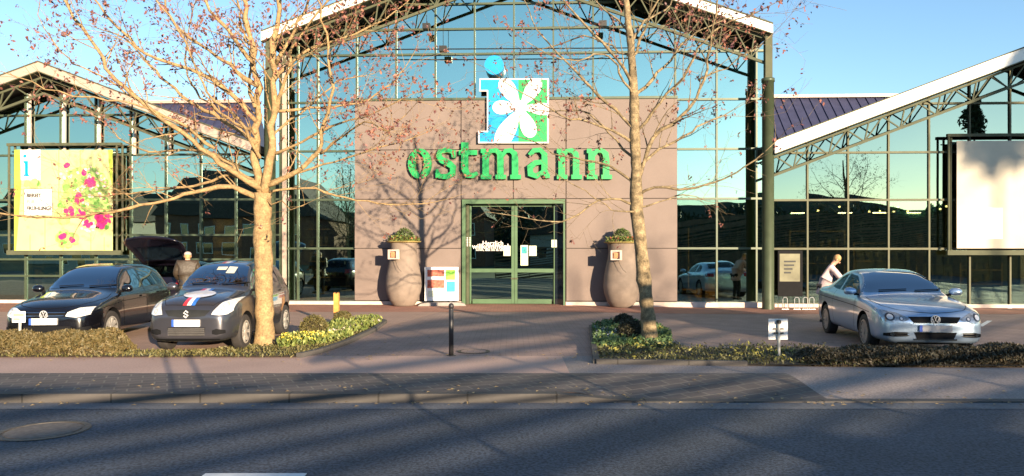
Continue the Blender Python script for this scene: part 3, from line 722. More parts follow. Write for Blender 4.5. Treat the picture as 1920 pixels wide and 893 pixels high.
# ------------------------------------------------------------------ tall clay planters
def planter(px, pyb, hgt, label, seed):
    Y = (H - 0.0) * F / (pyb - 3 - HZ); X = (px - 960) / F * Y
    o = empty('tall_planter', (X, Y, G(X, Y))); tag(o, label, 'planter')
    prof = [(.001, 0), (.27, 0), (.32, .03), (.42, .18), (.50, .42), (.525, .60), (.51, .85), (.46, 1.15), (.395, 1.42), (.375, 1.62), (.38, 1.75), (.40, hgt), (.355, hgt), (.33, hgt - .1), (.001, hgt - .1)]
    pr = []
    for a, b in zip(prof[:-1], prof[1:]):
        for k in range(3): pr.append((a[0] + (b[0] - a[0]) * k / 3, a[1] + (b[1] - a[1]) * k / 3))
    pr.append(prof[-1]); MB().lathe(pr, 40).build('pot', M['clay'], o, True)
    m = MB(); m.lathe([(.36, hgt - .02), (.50, hgt + .02), (.52, hgt + .05), (.36, hgt + .05)], 28); m.build('planting_tray', M['lime_tray'], o)
    rnd = random.Random(seed); m = MB()
    pts = []
    for k in range(900):
        v = Vector((rnd.gauss(0, 1), rnd.gauss(0, 1), abs(rnd.gauss(0, 1)))).normalized() * rnd.uniform(.75, 1.0) * .30; pts.append((v.x + .02, v.y, v.z * 1.25 + hgt + .08))
    cards(m, pts, .045, rnd); m.build('box_ball', M['box_leaf'], o)
    m = MB(); pts = [(rnd.uniform(.2, .48) * math.cos(a), rnd.uniform(.2, .48) * math.sin(a), hgt + rnd.uniform(.03, .2)) for a in [rnd.random() * 6.28 for _ in range(420)]]
    cards(m, pts, .06, rnd); m.build('trailing_plants', M['lime_leaf'], o)
    m = MB(); pts = []
    for k in range(8):
        a = rnd.uniform(3.3, 6.1); pts.append((.38 * math.cos(a), .38 * math.sin(a), hgt + .15))
    clumps(m, pts, 5, .025, .04, rnd); m.build('red_flowers', M['red_leaf'], o)
    bx0 = empty('lantern_box', (-.20, -.46, hgt - .33), R(-18)); bx0.parent = o
    m = MB(); m.box(-.15, .15, -.02, .02, -.15, .13); m.box(-.15, -.11, -.12, -.02, -.15, .13); m.box(.11, .15, -.12, -.02, -.15, .13); m.box(-.11, .11, -.12, -.02, .09, .13); m.box(-.11, .11, -.12, -.02, -.15, -.12); m.build('box_shell', M['plinth'], bx0)
    m = MB(); m.box(-.06, .05, -.115, -.03, -.09, .06); m.build('socket', M['crate_wood'], bx0)
    m = MB(); m.tube([(.05, -.05, -.15), (.12, -.1, -.3), (.2, -.14, -.42), (.3, -.16, -.5)], [.006] * 4, 5); m.build('cable', M['dark_steel'], bx0)
M['lime_tray'] = mat('lime_tray', (.34, .26, .09), .7); M['box_leaf'] = leafmat('box_leaf', (.05, .09, .02), (.11, .14, .035))
M['lime_leaf'] = leafmat('lime_leaf', (.07, .11, .02), (.24, .26, .06)); M['red_leaf'] = leafmat('red_leaf', (.45, .04, .03), (.55, .15, .10))
planter(757, 577, 1.86, 'tall clay planter left of the entrance, streaked by tree shadow', 1)
planter(1165, 578, 1.86, 'tall clay planter right of the entrance behind the leaning tree', 2)

# swing sign (A-board in a grey foot)
X, Y = gp(828, 573); o = empty('pavement_sign', (X, Y, 0), R(6)); tag(o, 'white framed advertising board on grey foot beside the entrance door', 'sign board')
M['grey_plastic'] = mat('grey_plastic', (.27, .24, .22), .7)
m = MB(); m.prism([(-.70, 0), (.72, 0), (.66, .07), (.45, .10), (-.42, .10), (-.62, .07)], -.25, .25); m.build('foot', M['grey_plastic'], o)
m = MB(); m.box(-.50, .50, -.02, .02, .14, .16); 
m.box(-.50, .50, -.02, .02, 1.10, 1.14); m.box(-.50, -.46, -.02, .02, .16, 1.10); m.box(.46, .50, -.02, .02, .16, 1.10); m.build('board_frame', M['white'], o)
m = MB(); m.box(-.46, .46, -.010, .010, .16, 1.10); m.build('poster', M['white'], o)
M['poster_red'] = mat('poster_red', (.40, .09, .05), .6, var=.7, scale=14); M['poster_green'] = mat('poster_green', (.22, .55, .05), .6, var=.3, scale=9); M['poster_blue'] = mat('poster_blue', (.02, .40, .70), .6, var=.4, scale=9)
m = MB(); m.box(-.42, .08, -.015, -.011, .86, 1.06); m.box(-.42, .08, -.015, -.011, .52, .76); m.build('photo_print', M['poster_red'], o)
m = MB(); m.box(.12, .40, -.015, -.011, .76, 1.06); m.build('green_print', M['poster_green'], o)
m = MB(); m.box(.14, .40, -.015, -.011, .40, .72); m.build('blue_print', M['poster_blue'], o)
m = MB(); m.box(-.4, -.22, -.015, -.011, .26, .44); m.build('small_print', M['note'], o)
m = MB(); m.box(-.30, -.24, -.03, .03, .09, .14); m.box(.24, .30, -.03, .03, .09, .14); m.build('spring_feet', M['dark_steel'], o)
X, Y = gp(790, 571); o = empty('info_board', (X, Y, 0), R(-50)); tag(o, 'narrow dark board seen edge-on between the left planter and the white sign', 'sign board')
m = MB(); m.box(-.22, .22, -.03, .03, .05, 1.02); m.build('board', M['dark_steel'], o); m = MB(); m.box(-.25, .25, -.12, .12, 0, .05); m.build('foot', M['dark_steel'], o)

# bollard, posts, parking signs
X, Y = gp(846, 667); o = empty('bollard', (X, Y, 0)); tag(o, 'dark round metal bollard standing alone in the entrance path', 'bollard')
M['anthracite'] = mat('anthracite', (.035, .033, .035), .45, metal=.3)
m = MB(); m.lathe([(.001, -.02), (.037, -.02), (.037, .70), (.030, .705), (.030, .73), (.04, .735), (.043, .765), (.036, .79), (.018, .805), (.001, .81)], 20); m.build('post', M['anthracite'], o, True)
m = MB(); m.lathe([(.07, 0), (.07, .008), (.037, .009)], 20); m.build('base_collar', M['anthracite'], o)
M['orange_wood'] = mat('orange_wood', (.62, .27, .06), .8, var=.2, scale=9)
X, Y = gp(631, 609); m = MB(); m.box(-.055, .055, -.05, .05, -.05, .68); m.box(-.055, -.02, -.05, .05, .68, .70); m.box(.02, .055, -.05, .05, .68, .70)
o = m.build('wooden_post', M['orange_wood'], loc=(X, Y, 0)); tag(o, 'short orange wooden post among the left flower bed bushes', 'post')
def psign(px, pyb, ytop, ybot, wpx, label, seen_back, Yd):
    X = (px - 960) / F * Yd; s_ = F / Yd; o = empty('parking_sign', (X, Yd, G(X, Yd))); tag(o, label, 'sign')
    zt, zb2 = H + (HZ - ytop) / s_ - G(X, Yd), H + (HZ - ybot) / s_ - G(X, Yd); wd = wpx / s_
    m = MB(); m.box(-wd / 2, wd / 2, .0, .006, zb2, zt); m.build('sign_plate', M['white'], o)
    m = MB(); yy = -.03 if seen_back else .03
    m.tube([(0, yy, -.1), (0, yy, zt - .06)], [.022, .022], 10); m.build('post', M['galv'], o)
    if seen_back:
        m = MB(); m.lathe([(.001, 0), (.035, 0), (.035, .05), (.001, .06)], 10, (0, yy, zt - .07))
        for z in (.3, .5): m.box(-.07, .07, -.045, -.002, zb2 + (zt - zb2) * z, zb2 + (zt - zb2) * z + .018)
        m.build('clamp', M['dark_steel'], o)
    return o, zb2, zt, wd
psign(1459, 660, 598, 637, 36, 'small white square sign seen from behind on the post beside the silver car', True, 11.2)
o, a, b, wd = psign(35, 625, 584, 605, 25, 'small pale square sign in front of the black hatchback', False, 11.62)
m = MB(); m.box(-wd * .4, wd * .4, -.004, -.0008, a + (b - a) * .55, a + (b - a) * .8); m.box(-wd * .4, wd * .1, -.004, -.0008, a + (b - a) * .2, a + (b - a) * .4); m.build('sign_print', M['fascia'], o)
# litter scrap
X, Y = gp(1562, 680); m = MB(); m.add([(0, 0, .005), (.04, -.01, .008), (.01, .10, .06), (-.03, .11, .055), (0, 0, .012), (.04, -.01, .015), (.01, .10, .067), (-.03, .11, .062)], [(0, 3, 2, 1), (4, 5, 6, 7), (0, 1, 5, 4), (1, 2, 6, 5), (2, 3, 7, 6), (3, 0, 4, 7)]); o = m.build('paper_scrap', M['white'], loc=(X, Y, G(X, Y))); tag(o, 'tiny white scrap of paper on the pavement before the dark hedge', 'litter')

# ------------------------------------------------------------------ planting beds
def W(p): return gp(*p)
LB = [(-500, 671), (0, 671), (300, 671), (560, 671), (600, 662), (650, 645), (700, 622), (722, 606), (700, 599), (640, 603), (570, 622), (520, 645), (380, 659), (262, 659), (235, 652), (0, 640), (-500, 640)]
RB = [(1118, 682), (1400, 684), (2500, 688), (2500, 640), (1900, 640), (1500, 642), (1280, 652), (1262, 640), (1235, 612), (1150, 604), (1108, 616)]
LBw = [W(p) for p in LB]; RBw = [W(p) for p in RB]
def inside(p, poly):
    x, y = p; c = False; n = len(poly)
    for i in range(n):
        x1, y1 = poly[i]; x2, y2 = poly[i - 1]
        if (y1 > y) != (y2 > y) and x < (x2 - x1) * (y - y1) / (y2 - y1) + x1: c = not c
    return c
for nm, P_ in (('bed_soil', LBw), ('bed_soil', RBw)):
    tag(flatpoly(nm, P_, .02, M['soil']), kind='structure')
def edging(pts, label):
    m = MB()
    for a, b in zip(pts[:-1], pts[1:]):
        a, b = Vector(a), Vector(b); d = (b - a).normalized(); q = Vector((-d.y, d.x)) * .045; n = 1
        vv = []
        for z in (-.1, .07): vv += [(a.x - q.x, a.y - q.y, G(*a) + z), (b.x - q.x, b.y - q.y, G(*b) + z), (b.x + q.x, b.y + q.y, G(*b) + z), (a.x + q.x, a.y + q.y, G(*a) + z)]
        m.add(vv, [(0, 3, 2, 1), (4, 5, 6, 7), (0, 1, 5, 4), (1, 2, 6, 5), (2, 3, 7, 6), (3, 0, 4, 7)])
    o = m.build('bed_edging', M['kerb']); tag(o, kind='structure')
edging(LBw[3:9], ''); edging([RBw[1], RBw[0], RBw[-1], RBw[-2]], '')
rnd = random.Random(11)
def scatter(poly, n, zf, x0=None, x1=None, y0=None, y1=None):
    xs_ = [p[0] for p in poly]; ys_ = [p[1] for p in poly]; out = []
    X0, X1 = max(min(xs_), x0 if x0 is not None else -1e9), min(max(xs_), x1 if x1 is not None else 1e9)
    Yy0, Yy1 = max(min(ys_), y0 if y0 is not None else -1e9), min(max(ys_), y1 if y1 is not None else 1e9)
    k = 0
    while len(out) < n and k < n * 30:
        k += 1; x = rnd.uniform(X0, X1); y = rnd.uniform(Yy0, Yy1)
        if inside((x, y), poly): out.append((x, y, zf(x, y)))
    return out
def bumpy(x, y, f=1.7): return .5 + .25 * math.sin(x * 2.1 * f + 1.3 * math.sin(y * 3)) + .25 * math.sin(x * 5.3 * f + y * 4)
M['grass'] = leafmat('grass', (.07, .075, .02), (.18, .145, .05)); M['ivy'] = leafmat('ivy', (.05, .055, .02), (.13, .12, .04))
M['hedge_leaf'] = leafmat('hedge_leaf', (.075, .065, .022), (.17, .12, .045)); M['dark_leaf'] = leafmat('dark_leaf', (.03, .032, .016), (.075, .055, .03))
M['dry'] = leafmat('dry', (.30, .20, .09), (.45, .33, .16))
m = MB(); cards(m, scatter(LBw, 12000, lambda x, y: rnd.uniform(.01, .05), x0=-9), .034, rnd, up=1.2)
tag(m.build('lawn_strip', M['grass']), kind='stuff')
# left hedge
def hedge(name, x0, x1, y0, y1, h_, n, mt, label, size=.04, h2=None, seed=1, twig=True):
    rn = random.Random(seed); m = MB(); cx, cy = (x0 + x1) / 2, (y0 + y1) / 2; L = (x1 - x0) / 2; Wd = (y1 - y0) / 2; pts = []
    for k in range(n):
        x = rn.uniform(x0, x1); t = rn.uniform(0, math.pi); e = sm(min((x - x0), (x1 - x)) / .35 + .12)
        hh = (h_ if h2 is None else h_ + (h2 - h_) * (x - x0) / (x1 - x0)) * (.82 + .3 * bumpy(x, cy)) * (.35 + .65 * e)
        r = 1 - abs(rn.gauss(0, .12)); ww = Wd * (.6 + .4 * e) * (.9 + .2 * bumpy(x, 3))
        ct, st = math.cos(t), math.sin(t); ct = math.copysign(abs(ct) ** .6, ct); st = st ** .6
        y = cy + ww * ct * r; z = G(x, y) + hh * st * r
        pts.append((x, y, z))
    cards(m, pts, size, rn, up=.6); o = empty(name, (cx, cy, G(cx, cy))); tag(o, label, 'hedge')
    f = m.build('foliage', mt, o); f.location = (-cx, -cy, -G(cx, cy))
    m = MB()
    x = x0 + .2
    while x < x1 - .1:
        for k in range(3):
            xx, yy = x + rn.uniform(-.1, .1), cy + rn.uniform(-.5, .5) * Wd; hh = (h_ if h2 is None else h_ + (h2 - h_) * (x - x0) / (x1 - x0))
            m.tube([(xx, yy, G(xx, yy)), (xx + rn.uniform(-.08, .08), yy + rn.uniform(-.08, .08), G(xx, yy) + hh * rn.uniform(.7, 1.0))], [.006, .002], 3)
        x += .12
    s_ = m.build('stems', M['bark_dark'], o); s_.location = (-cx, -cy, -G(cx, cy))
    # dense dark core so that one cannot see through
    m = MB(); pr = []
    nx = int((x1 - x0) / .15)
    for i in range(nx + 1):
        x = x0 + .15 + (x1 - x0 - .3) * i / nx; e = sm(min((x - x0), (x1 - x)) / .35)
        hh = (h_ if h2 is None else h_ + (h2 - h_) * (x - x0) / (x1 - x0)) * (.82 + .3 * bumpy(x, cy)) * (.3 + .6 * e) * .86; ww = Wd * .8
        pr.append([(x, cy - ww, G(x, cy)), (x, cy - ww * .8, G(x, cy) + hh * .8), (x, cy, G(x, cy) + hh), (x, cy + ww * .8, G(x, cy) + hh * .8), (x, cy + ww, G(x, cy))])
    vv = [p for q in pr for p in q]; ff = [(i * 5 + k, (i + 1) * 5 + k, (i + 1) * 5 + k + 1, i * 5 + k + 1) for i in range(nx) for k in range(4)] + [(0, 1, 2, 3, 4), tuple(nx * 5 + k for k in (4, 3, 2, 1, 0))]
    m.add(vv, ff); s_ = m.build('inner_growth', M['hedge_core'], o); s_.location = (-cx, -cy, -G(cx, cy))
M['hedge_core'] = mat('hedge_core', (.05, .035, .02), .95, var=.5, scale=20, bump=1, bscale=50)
hedge('low_hedge', -10.2, -6.0, 11.22, 12.0, .36, 26000, M['hedge_leaf'], 'low olive-brown clipped hedge in front of the black hatchback, bottom left', .038, seed=2)
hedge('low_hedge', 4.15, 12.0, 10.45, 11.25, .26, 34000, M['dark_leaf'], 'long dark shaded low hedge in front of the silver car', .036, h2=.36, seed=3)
m = MB(); cards(m, scatter(RBw, 8500, lambda x, y: G(x, y) + .02 + rnd.random() * (.03 + .09 * bumpy(x, y)), x1=5.5), .038, rnd, up=.8)
tag(m.build('ivy_cover', M['ivy']), kind='stuff')
M['yellow_l'] = leafmat('yellow_l', (.25, .24, .04), (.42, .38, .10))
m = MB(); cards(m, [p for p in scatter(RBw, 1400, lambda x, y: G(x, y) + .08 + rnd.random() * .1, x1=4.5) if bumpy(p[0], p[1]) > .6], .04, rnd); tag(m.build('yellow_ground_cover', M['yellow_l']), kind='stuff')
def ball(px, py, r, mt, label, Yd=None):
    if Yd is None: X, Y = gp(px, py)
    else: X, Y = (px - 960) / F * Yd, Yd
    o = empty('box_ball_shrub', (X, Y, G(X, Y))); tag(o, label, 'shrub'); rn = random.Random(int(px)); m = MB(); pts = []
    for k in range(2600):
        v = Vector((rn.gauss(0, 1), rn.gauss(0, 1), rn.gauss(0, 1))).normalized() * r * rn.uniform(.82, 1.05) * (1 + .08 * math.sin(k)); pts.append((v.x, v.y, max(.01, v.z * .9 + r * .75)))
    cards(m, pts, .034, rn); m.build('foliage', mt, o)
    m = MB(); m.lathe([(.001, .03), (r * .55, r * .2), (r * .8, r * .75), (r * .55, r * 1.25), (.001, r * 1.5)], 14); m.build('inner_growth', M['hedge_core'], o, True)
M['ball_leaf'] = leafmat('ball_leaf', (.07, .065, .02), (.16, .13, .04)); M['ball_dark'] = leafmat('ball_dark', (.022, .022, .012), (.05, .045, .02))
ball(589, 634, .25, M['ball_leaf'], 'olive-green round shrub nearer the left tree trunk in the left bed')
ball(643, 613, .20, M['ball_leaf'], 'olive-green round shrub at the foot of the orange wooden post')
ball(1183, 640, .24, M['ball_dark'], 'larger dark round shrub at the left foot of the leaning tree')
ball(1169, 617, .20, M['ball_dark'], 'smaller dark round shrub farthest back in the right bed')
# flowers in the beds
M['petal_pink'] = leafmat('petal_pink', (.6, .4, .38), (.75, .6, .55)); M['petal_yellow'] = leafmat('petal_yellow', (.7, .55, .04), (.8, .7, .2)); M['petal_blue'] = leafmat('petal_blue', (.2, .22, .4), (.4, .42, .6))
def poly_px(pts): return [gp(*p) for p in pts]
zf = lambda a, b: (lambda x, y: G(x, y) + rnd.uniform(a, b))
m = MB(); cards(m, scatter(poly_px([(520, 655), (600, 650), (662, 633), (655, 628), (600, 640), (530, 640)]), 1500, zf(.02, .16)), .06, rnd, up=1.5); cards(m, scatter(poly_px([(600, 628), (640, 612), (700, 604), (716, 609), (690, 620), (620, 640)]), 2200, zf(.02, .20)), .06, rnd, up=1.8)
tag(m.build('flower_bed_leaves', M['lime_leaf']), kind='stuff')
m = MB(); cards(m, scatter(poly_px([(620, 640), (690, 618), (712, 611), (705, 607), (650, 622), (610, 632)]), 420, zf(.10, .17)), .045, rnd, asp=1); tag(m.build('pale_pansies', M['petal_pink']), kind='stuff')
m = MB(); cards(m, scatter(poly_px([(520, 655), (600, 650), (630, 640), (600, 638), (530, 643)]), 240, zf(.12, .19)), .05, rnd, asp=1); tag(m.build('yellow_primroses', M['petal_yellow']), kind='stuff')
m = MB(); cards(m, scatter(poly_px([(1115, 640), (1160, 642), (1165, 625), (1115, 622)]), 260, zf(.08, .14)), .045, rnd, asp=1); tag(m.build('blue_pansies', M['petal_blue']), kind='stuff')
M['mid_leaf'] = leafmat('mid_leaf', (.05, .10, .03), (.13, .20, .07))
m = MB(); cards(m, scatter(poly_px([(1112, 655), (1262, 655), (1258, 630), (1232, 612), (1150, 607), (1110, 618)]), 4200, zf(.02, .16)), .055, rnd, up=1.2); tag(m.build('green_bed_leaves', M['mid_leaf']), kind='stuff')

# ------------------------------------------------------------------ bare trees
def tree(label, Yd, base, trunk, limbs, seed, bark, dens, leafbias):
    rn = random.Random(seed); s_ = F / Yd; X = (base - 960) / s_; g0 = G(X, Yd)
    o = empty('bare_tree', (X, Yd, g0)); tag(o, label, 'tree', 'bare trees along the parking area')
    P3 = lambda px, py, d=0.: Vector(((px - 960) / s_ - X, d, H + (HZ - py) / s_ - g0))
    tk = MB(); pts = [P3(p[0], p[1]) for p in trunk]; rd = [p[2] / s_ for p in trunk]
    def dens_path(pts, rd, step, wob):
        op, orr = [], []
        for i in range(len(pts) - 1):
            n = max(1, int((pts[i + 1] - pts[i]).length / step))
            for k in range(n):
                t = k / n; a = pts[max(i - 1, 0)]; b = pts[i]; c = pts[i + 1]; d = pts[min(i + 2, len(pts) - 1)]
                q = .5 * ((2 * b) + (c - a) * t + (2 * a - 5 * b + 4 * c - d) * t * t + (3 * b - a - 3 * c + d) * t ** 3)
                op.append(q + Vector((rn.gauss(0, wob), rn.gauss(0, wob), rn.gauss(0, wob * .6)))); orr.append(rd[i] + (rd[i + 1] - rd[i]) * t)
        op.append(pts[-1]); orr.append(rd[-1]); return op, orr
    tp, tr = dens_path(pts, rd, .12, .004)
    tp.insert(0, tp[0] + Vector((0, 0, -.15))); tr.insert(0, tr[0] * 1.35); tr[1] *= 1.18; tr[2] *= 1.06
    tr = [r * (1 + .05 * rn.gauss(0, 1)) for r in tr]
    tk.tube(tp, tr, 14); tk.build('trunk', bark, o, True)
    br = MB(); lf = MB(); tips = []
    def twig(p, d, L, r, lvl):
        n = max(2, int(L / .13)); q = Vector(p); pts_ = [q.copy()]; rr_ = [r]
        bend = Vector((rn.gauss(0, .12), rn.gauss(0, .12), rn.gauss(.06, .08)))
        for k in range(n):
            d = (d + bend * .35 + Vector((rn.gauss(0, .09), rn.gauss(0, .09), rn.gauss(0, .08)))).normalized()
            q = q + d * (L / n); pts_.append(q.copy()); rr_.append(max(.0018, r * (1 - .75 * (k + 1) / n)))
            if lvl > 0 and k >= 1 and rn.random() < .72:
                sd_ = Vector((rn.gauss(0, 1), rn.gauss(0, 1), rn.gauss(0, .8))); sd_ = (sd_ - d * sd_.dot(d)).normalized()
                nd = (d * rn.uniform(.5, 1.0) + sd_ * rn.uniform(.5, .9) + Vector((0, 0, .12))).normalized()
                twig(q, nd, L * rn.uniform(.3, .6), max(.0022, rr_[-1] * .6), lvl - 1)
        br.tube(pts_, rr_, 3 if r < .008 else 5, cap=False)
        tips.append((q, lvl))
        if rn.random() < .4: tips.append((pts_[len(pts_) // 2], lvl))
    for (path, r0, r1, dep) in limbs:
        n = len(path); pp = []
        for i, p in enumerate(path):
            t = i / (n - 1); pp.append(P3(p[0], p[1], dep * t))
        rad_ = [(r0 + (r1 - r0) * (i / (n - 1)) ** .7) * .82 / s_ for i in range(n)]
        lp, lr = dens_path(pp, rad_, .16, .02); lr = [q * (1 + .10 * rn.gauss(0, 1)) for q in lr]; 
        br.tube(lp, lr, 8)
        tot = len(lp)
        for i in range(2, tot):
            if rn.random() < dens * (1.0 if lr[i] < .06 else .6):
                d = (lp[min(i + 1, tot - 1)] - lp[i - 1]).normalized()
                sd_ = Vector((rn.gauss(0, 1), rn.gauss(0, 1.0), rn.gauss(0, .7))); sd_ = (sd_ - d * sd_.dot(d)).normalized()
                nd = (d * rn.uniform(.4, 1.0) + sd_ * rn.uniform(.5, .9) + Vector((0, 0, .1))).normalized()
                twig(lp[i], nd, rn.uniform(.45, 1.25), max(.005, min(.016, lr[i] * .4)), 2)
        twig(lp[-1], (lp[-1] - lp[-2]).normalized(), .7, lr[-1], 2)
    br.build('branches', bark, o, True)
    for (q, lvl) in tips:
        wx, wz = q.x + X, q.z
        if rn.random() < .72 * leafbias(960 + wx * s_, HZ - (wz + g0 - H) * s_):
            for k in range(rn.choice((3, 4, 5))):
                c = q + Vector((rn.gauss(0, .022), rn.gauss(0, .022), rn.gauss(-.03, .028))); cards(lf, [c], .055, rn, up=-.5, asp=1.15)
    lf.build('withered_leaves', M['leaf_brown'], o)
    return o
LT = [([(492, 366), (478, 300), (481, 200), (470, 110), (455, 40), (440, -60), (425, -160)], 11, 4, .3),
      ([(495, 366), (508, 300), (518, 200), (515, 120), (524, 40), (538, -80), (545, -180)], 10.5, 4, -.2),
      ([(488, 372), (440, 352), (400, 358), (330, 380), (240, 403), (150, 412), (40, 402)], 7, 1.6, -1.0),
      ([(486, 352), (435, 318), (353, 254), (242, 161), (202, 91), (166, 25), (150, -40)], 8, 2, -.8),
      ([(480, 270), (393, 212), (320, 170), (262, 120), (205, 60), (150, 30)], 6, 1.5, .9),
      ([(478, 225), (420, 165), (355, 132), (290, 108), (222, 40), (180, -20)], 6.5, 1.8, -.5),
      ([(478, 160), (440, 130), (395, 96), (325, 50), (290, 0), (270, -60)], 6, 2, .6),
      ([(472, 120), (430, 60), (395, 10), (370, -60)], 5, 2, -.4),
      ([(484, 345), (440, 318), (390, 285), (330, 272), (262, 276), (190, 255), (120, 200)], 5.5, 1.2, 1.0),
      ([(488, 355), (430, 328), (370, 345), (300, 352), (210, 362), (130, 365)], 4.5, 1.2, .4),
      ([(400, 280), (340, 230), (250, 200), (160, 190), (90, 165)], 3.5, 1, -.9),
      ([(480, 250), (430, 225), (380, 190), (330, 150), (300, 70), (300, 0)], 4.5, 1.5, 1.2),
      ([(300, 215), (200, 150), (120, 110), (75, 50), (60, 0)], 3, .8, .2),
      ([(500, 350), (560, 325), (600, 290), (622, 235), (634, 179), (634, 107), (622, 40), (610, -40)], 6.5, 1.6, -.9),
      ([(503, 360), (570, 350), (640, 368), (720, 380), (795, 376)], 3.6, 1, .7),
      ([(505, 342), (570, 322), (650, 302), (715, 284), (780, 268)], 3.6, 1, -.5),
      ([(516, 210), (562, 200), (620, 195), (680, 180), (730, 140), (750, 110)], 4.2, 1.2, .6),
      ([(512, 290), (590, 262), (650, 240), (710, 228), (780, 200)], 4, 1, -.9),
      ([(516, 150), (560, 98), (620, 70), (690, 40), (730, 10)], 4.5, 1.5, .4),
      ([(518, 120), (555, 60), (585, 10), (610, -60)], 5, 2, -.3),
      ([(512, 220), (545, 150), (575, 90), (640, 30), (680, -30)], 4.5, 1.5, -1.1),
      ([(600, 290), (650, 260), (700, 240), (740, 260), (780, 240)], 3, 1, -1.2),
      ([(480, 200), (455, 150), (445, 80), (410, 0), (390, -80)], 4.5, 1.8, 1.3),
      ([(500, 300), (520, 230), (560, 190), (610, 130), (660, 110)], 4, 1.2, 1.2),
      ([(488, 300), (460, 230), (420, 190), (400, 110), (360, 40)], 4.2, 1.3, -1.5),
      ([(495, 368), (515, 385), (540, 380), (560, 395), (590, 388)], 2.2, .8, -.6)]
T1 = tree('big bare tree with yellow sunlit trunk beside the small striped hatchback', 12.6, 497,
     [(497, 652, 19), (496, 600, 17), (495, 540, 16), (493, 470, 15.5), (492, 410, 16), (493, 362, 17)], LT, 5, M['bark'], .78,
     lambda x, y: 1.0 if (x > 540 and 40 < y < 330) else (.85 if y < 240 else .15))
RT = [([(1192, 385), (1160, 375), (1120, 380), (1074, 408), (1030, 418), (985, 412)], 3.6, 1, -.6),
      ([(1190, 350), (1165, 320), (1120, 300), (1060, 290), (1010, 262), (960, 240)], 4, 1, .7),
      ([(1189, 272), (1146, 247), (1100, 233), (1050, 222), (1000, 195), (945, 165)], 4, 1, -.5),
      ([(1187, 240), (1140, 190), (1090, 135), (1050, 90), (1010, 40), (985, -20)], 4.5, 1.2, .6),
      ([(1186, 158), (1140, 100), (1095, 62), (1050, 20), (1020, -30)], 4.2, 1.3, -.8),
      ([(1184, 112), (1150, 80), (1100, 55), (1060, 60), (1000, 70)], 3, 1, .9),
      ([(1195, 340), (1225, 262), (1270, 224), (1300, 190), (1320, 120), (1328, 60), (1335, -10)], 5.5, 1.8, -.5),
      ([(1196, 318), (1240, 278), (1290, 252), (1335, 222), (1375, 202), (1400, 190)], 4.5, 1, .8),
      ([(1196, 372), (1225, 352), (1290, 356), (1340, 342), (1390, 310), (1420, 280)], 4, 1, -.9),
      ([(1199, 392), (1240, 378), (1290, 362), (1330, 370)], 2.5, .8, .5),
      ([(1190, 185), (1225, 145), (1262, 108), (1300, 62), (1340, 36), (1370, 22)], 4.5, 1.2, .5),
      ([(1186, 110), (1208, 55), (1228, 10), (1242, -50)], 4, 1.5, -.4),
      ([(1190, 255), (1232, 195), (1270, 155), (1305, 95), (1345, 66), (1380, 60)], 4.2, 1.2, -1.0),
      ([(1192, 300), (1160, 260), (1110, 200), (1060, 190), (1000, 180)], 3.5, 1, 1.2),
      ([(1186, 180), (1150, 130), (1120, 120), (1060, 140), (1010, 130)], 3, 1, -1.2),
      ([(1310, 150), (1360, 130), (1385, 112), (1415, 95), (1435, 75)], 2.2, .8, -.4),
      ([(1195, 395), (1150, 400), (1100, 372), (1050, 350)], 2.2, .8, -1.2),
      ([(1180, 60), (1150, 20), (1120, -20)], 3.5, 1.5, .5),
      ([(1182, 80), (1215, 30), (1260, 0), (1290, -50)], 3.5, 1.5, .9)]
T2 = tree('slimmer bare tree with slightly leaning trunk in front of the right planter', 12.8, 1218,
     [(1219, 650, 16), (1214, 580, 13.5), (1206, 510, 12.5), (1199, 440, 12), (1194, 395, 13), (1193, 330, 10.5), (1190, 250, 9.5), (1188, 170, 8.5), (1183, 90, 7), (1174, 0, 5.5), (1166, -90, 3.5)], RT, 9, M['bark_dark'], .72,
     lambda x, y: 0 if x > 1480 else .85 if x > 1230 and y < 230 else (.5 if y < 300 else .1))
# ------------------------------------------------------------------ cars
def cabin_glass(name):
    m, t = newmat(name); o = N(t, 'ShaderNodeOutputMaterial'); g = N(t, 'ShaderNodeBsdfGlossy'); g.inputs['Roughness'].default_value = .02; g.inputs['Color'].default_value = (.42, .46, .50, 1)
    tr = N(t, 'ShaderNodeBsdfTransparent'); tr.inputs[0].default_value = (.50, .56, .54, 1); fr = N(t, 'ShaderNodeFresnel'); fr.inputs[0].default_value = 1.6
    mx = N(t, 'ShaderNodeMixShader'); t.links.new(fr.outputs[0], mx.inputs[0]); t.links.new(tr.outputs[0], mx.inputs[1]); t.links.new(g.outputs[0], mx.inputs[2]); t.links.new(mx.outputs[0], o.inputs[0]); return m
M['glass_cabin'] = cabin_glass('glass_cabin'); M['seat_grey'] = mat('seat_grey', (.10, .095, .09), .8, var=.15); M['seat_tan'] = mat('seat_tan', (.30, .23, .15), .8); M['dash'] = mat('dash', (.02, .02, .022), .7)
def pchip(xs, ys, x):
    xs = np.array(xs, float); ys = np.array(ys, float); h = np.diff(xs); d = np.diff(ys) / h; m_ = np.zeros_like(ys)
    m_[0], m_[-1] = d[0], d[-1]
    for i in range(1, len(xs) - 1):
        if d[i - 1] * d[i] > 0: w1, w2 = 2 * h[i] + h[i - 1], h[i] + 2 * h[i - 1]; m_[i] = (w1 + w2) / (w1 / d[i - 1] + w2 / d[i])
    i = int(np.clip(np.searchsorted(xs, x) - 1, 0, len(xs) - 2)); t = min(1, max(0, (x - xs[i]) / h[i])); hh = h[i]
    return float((2 * t**3 - 3 * t**2 + 1) * ys[i] + (t**3 - 2 * t**2 + t) * hh * m_[i] + (-2 * t**3 + 3 * t**2) * ys[i + 1] + (t**3 - t**2) * hh * m_[i + 1])
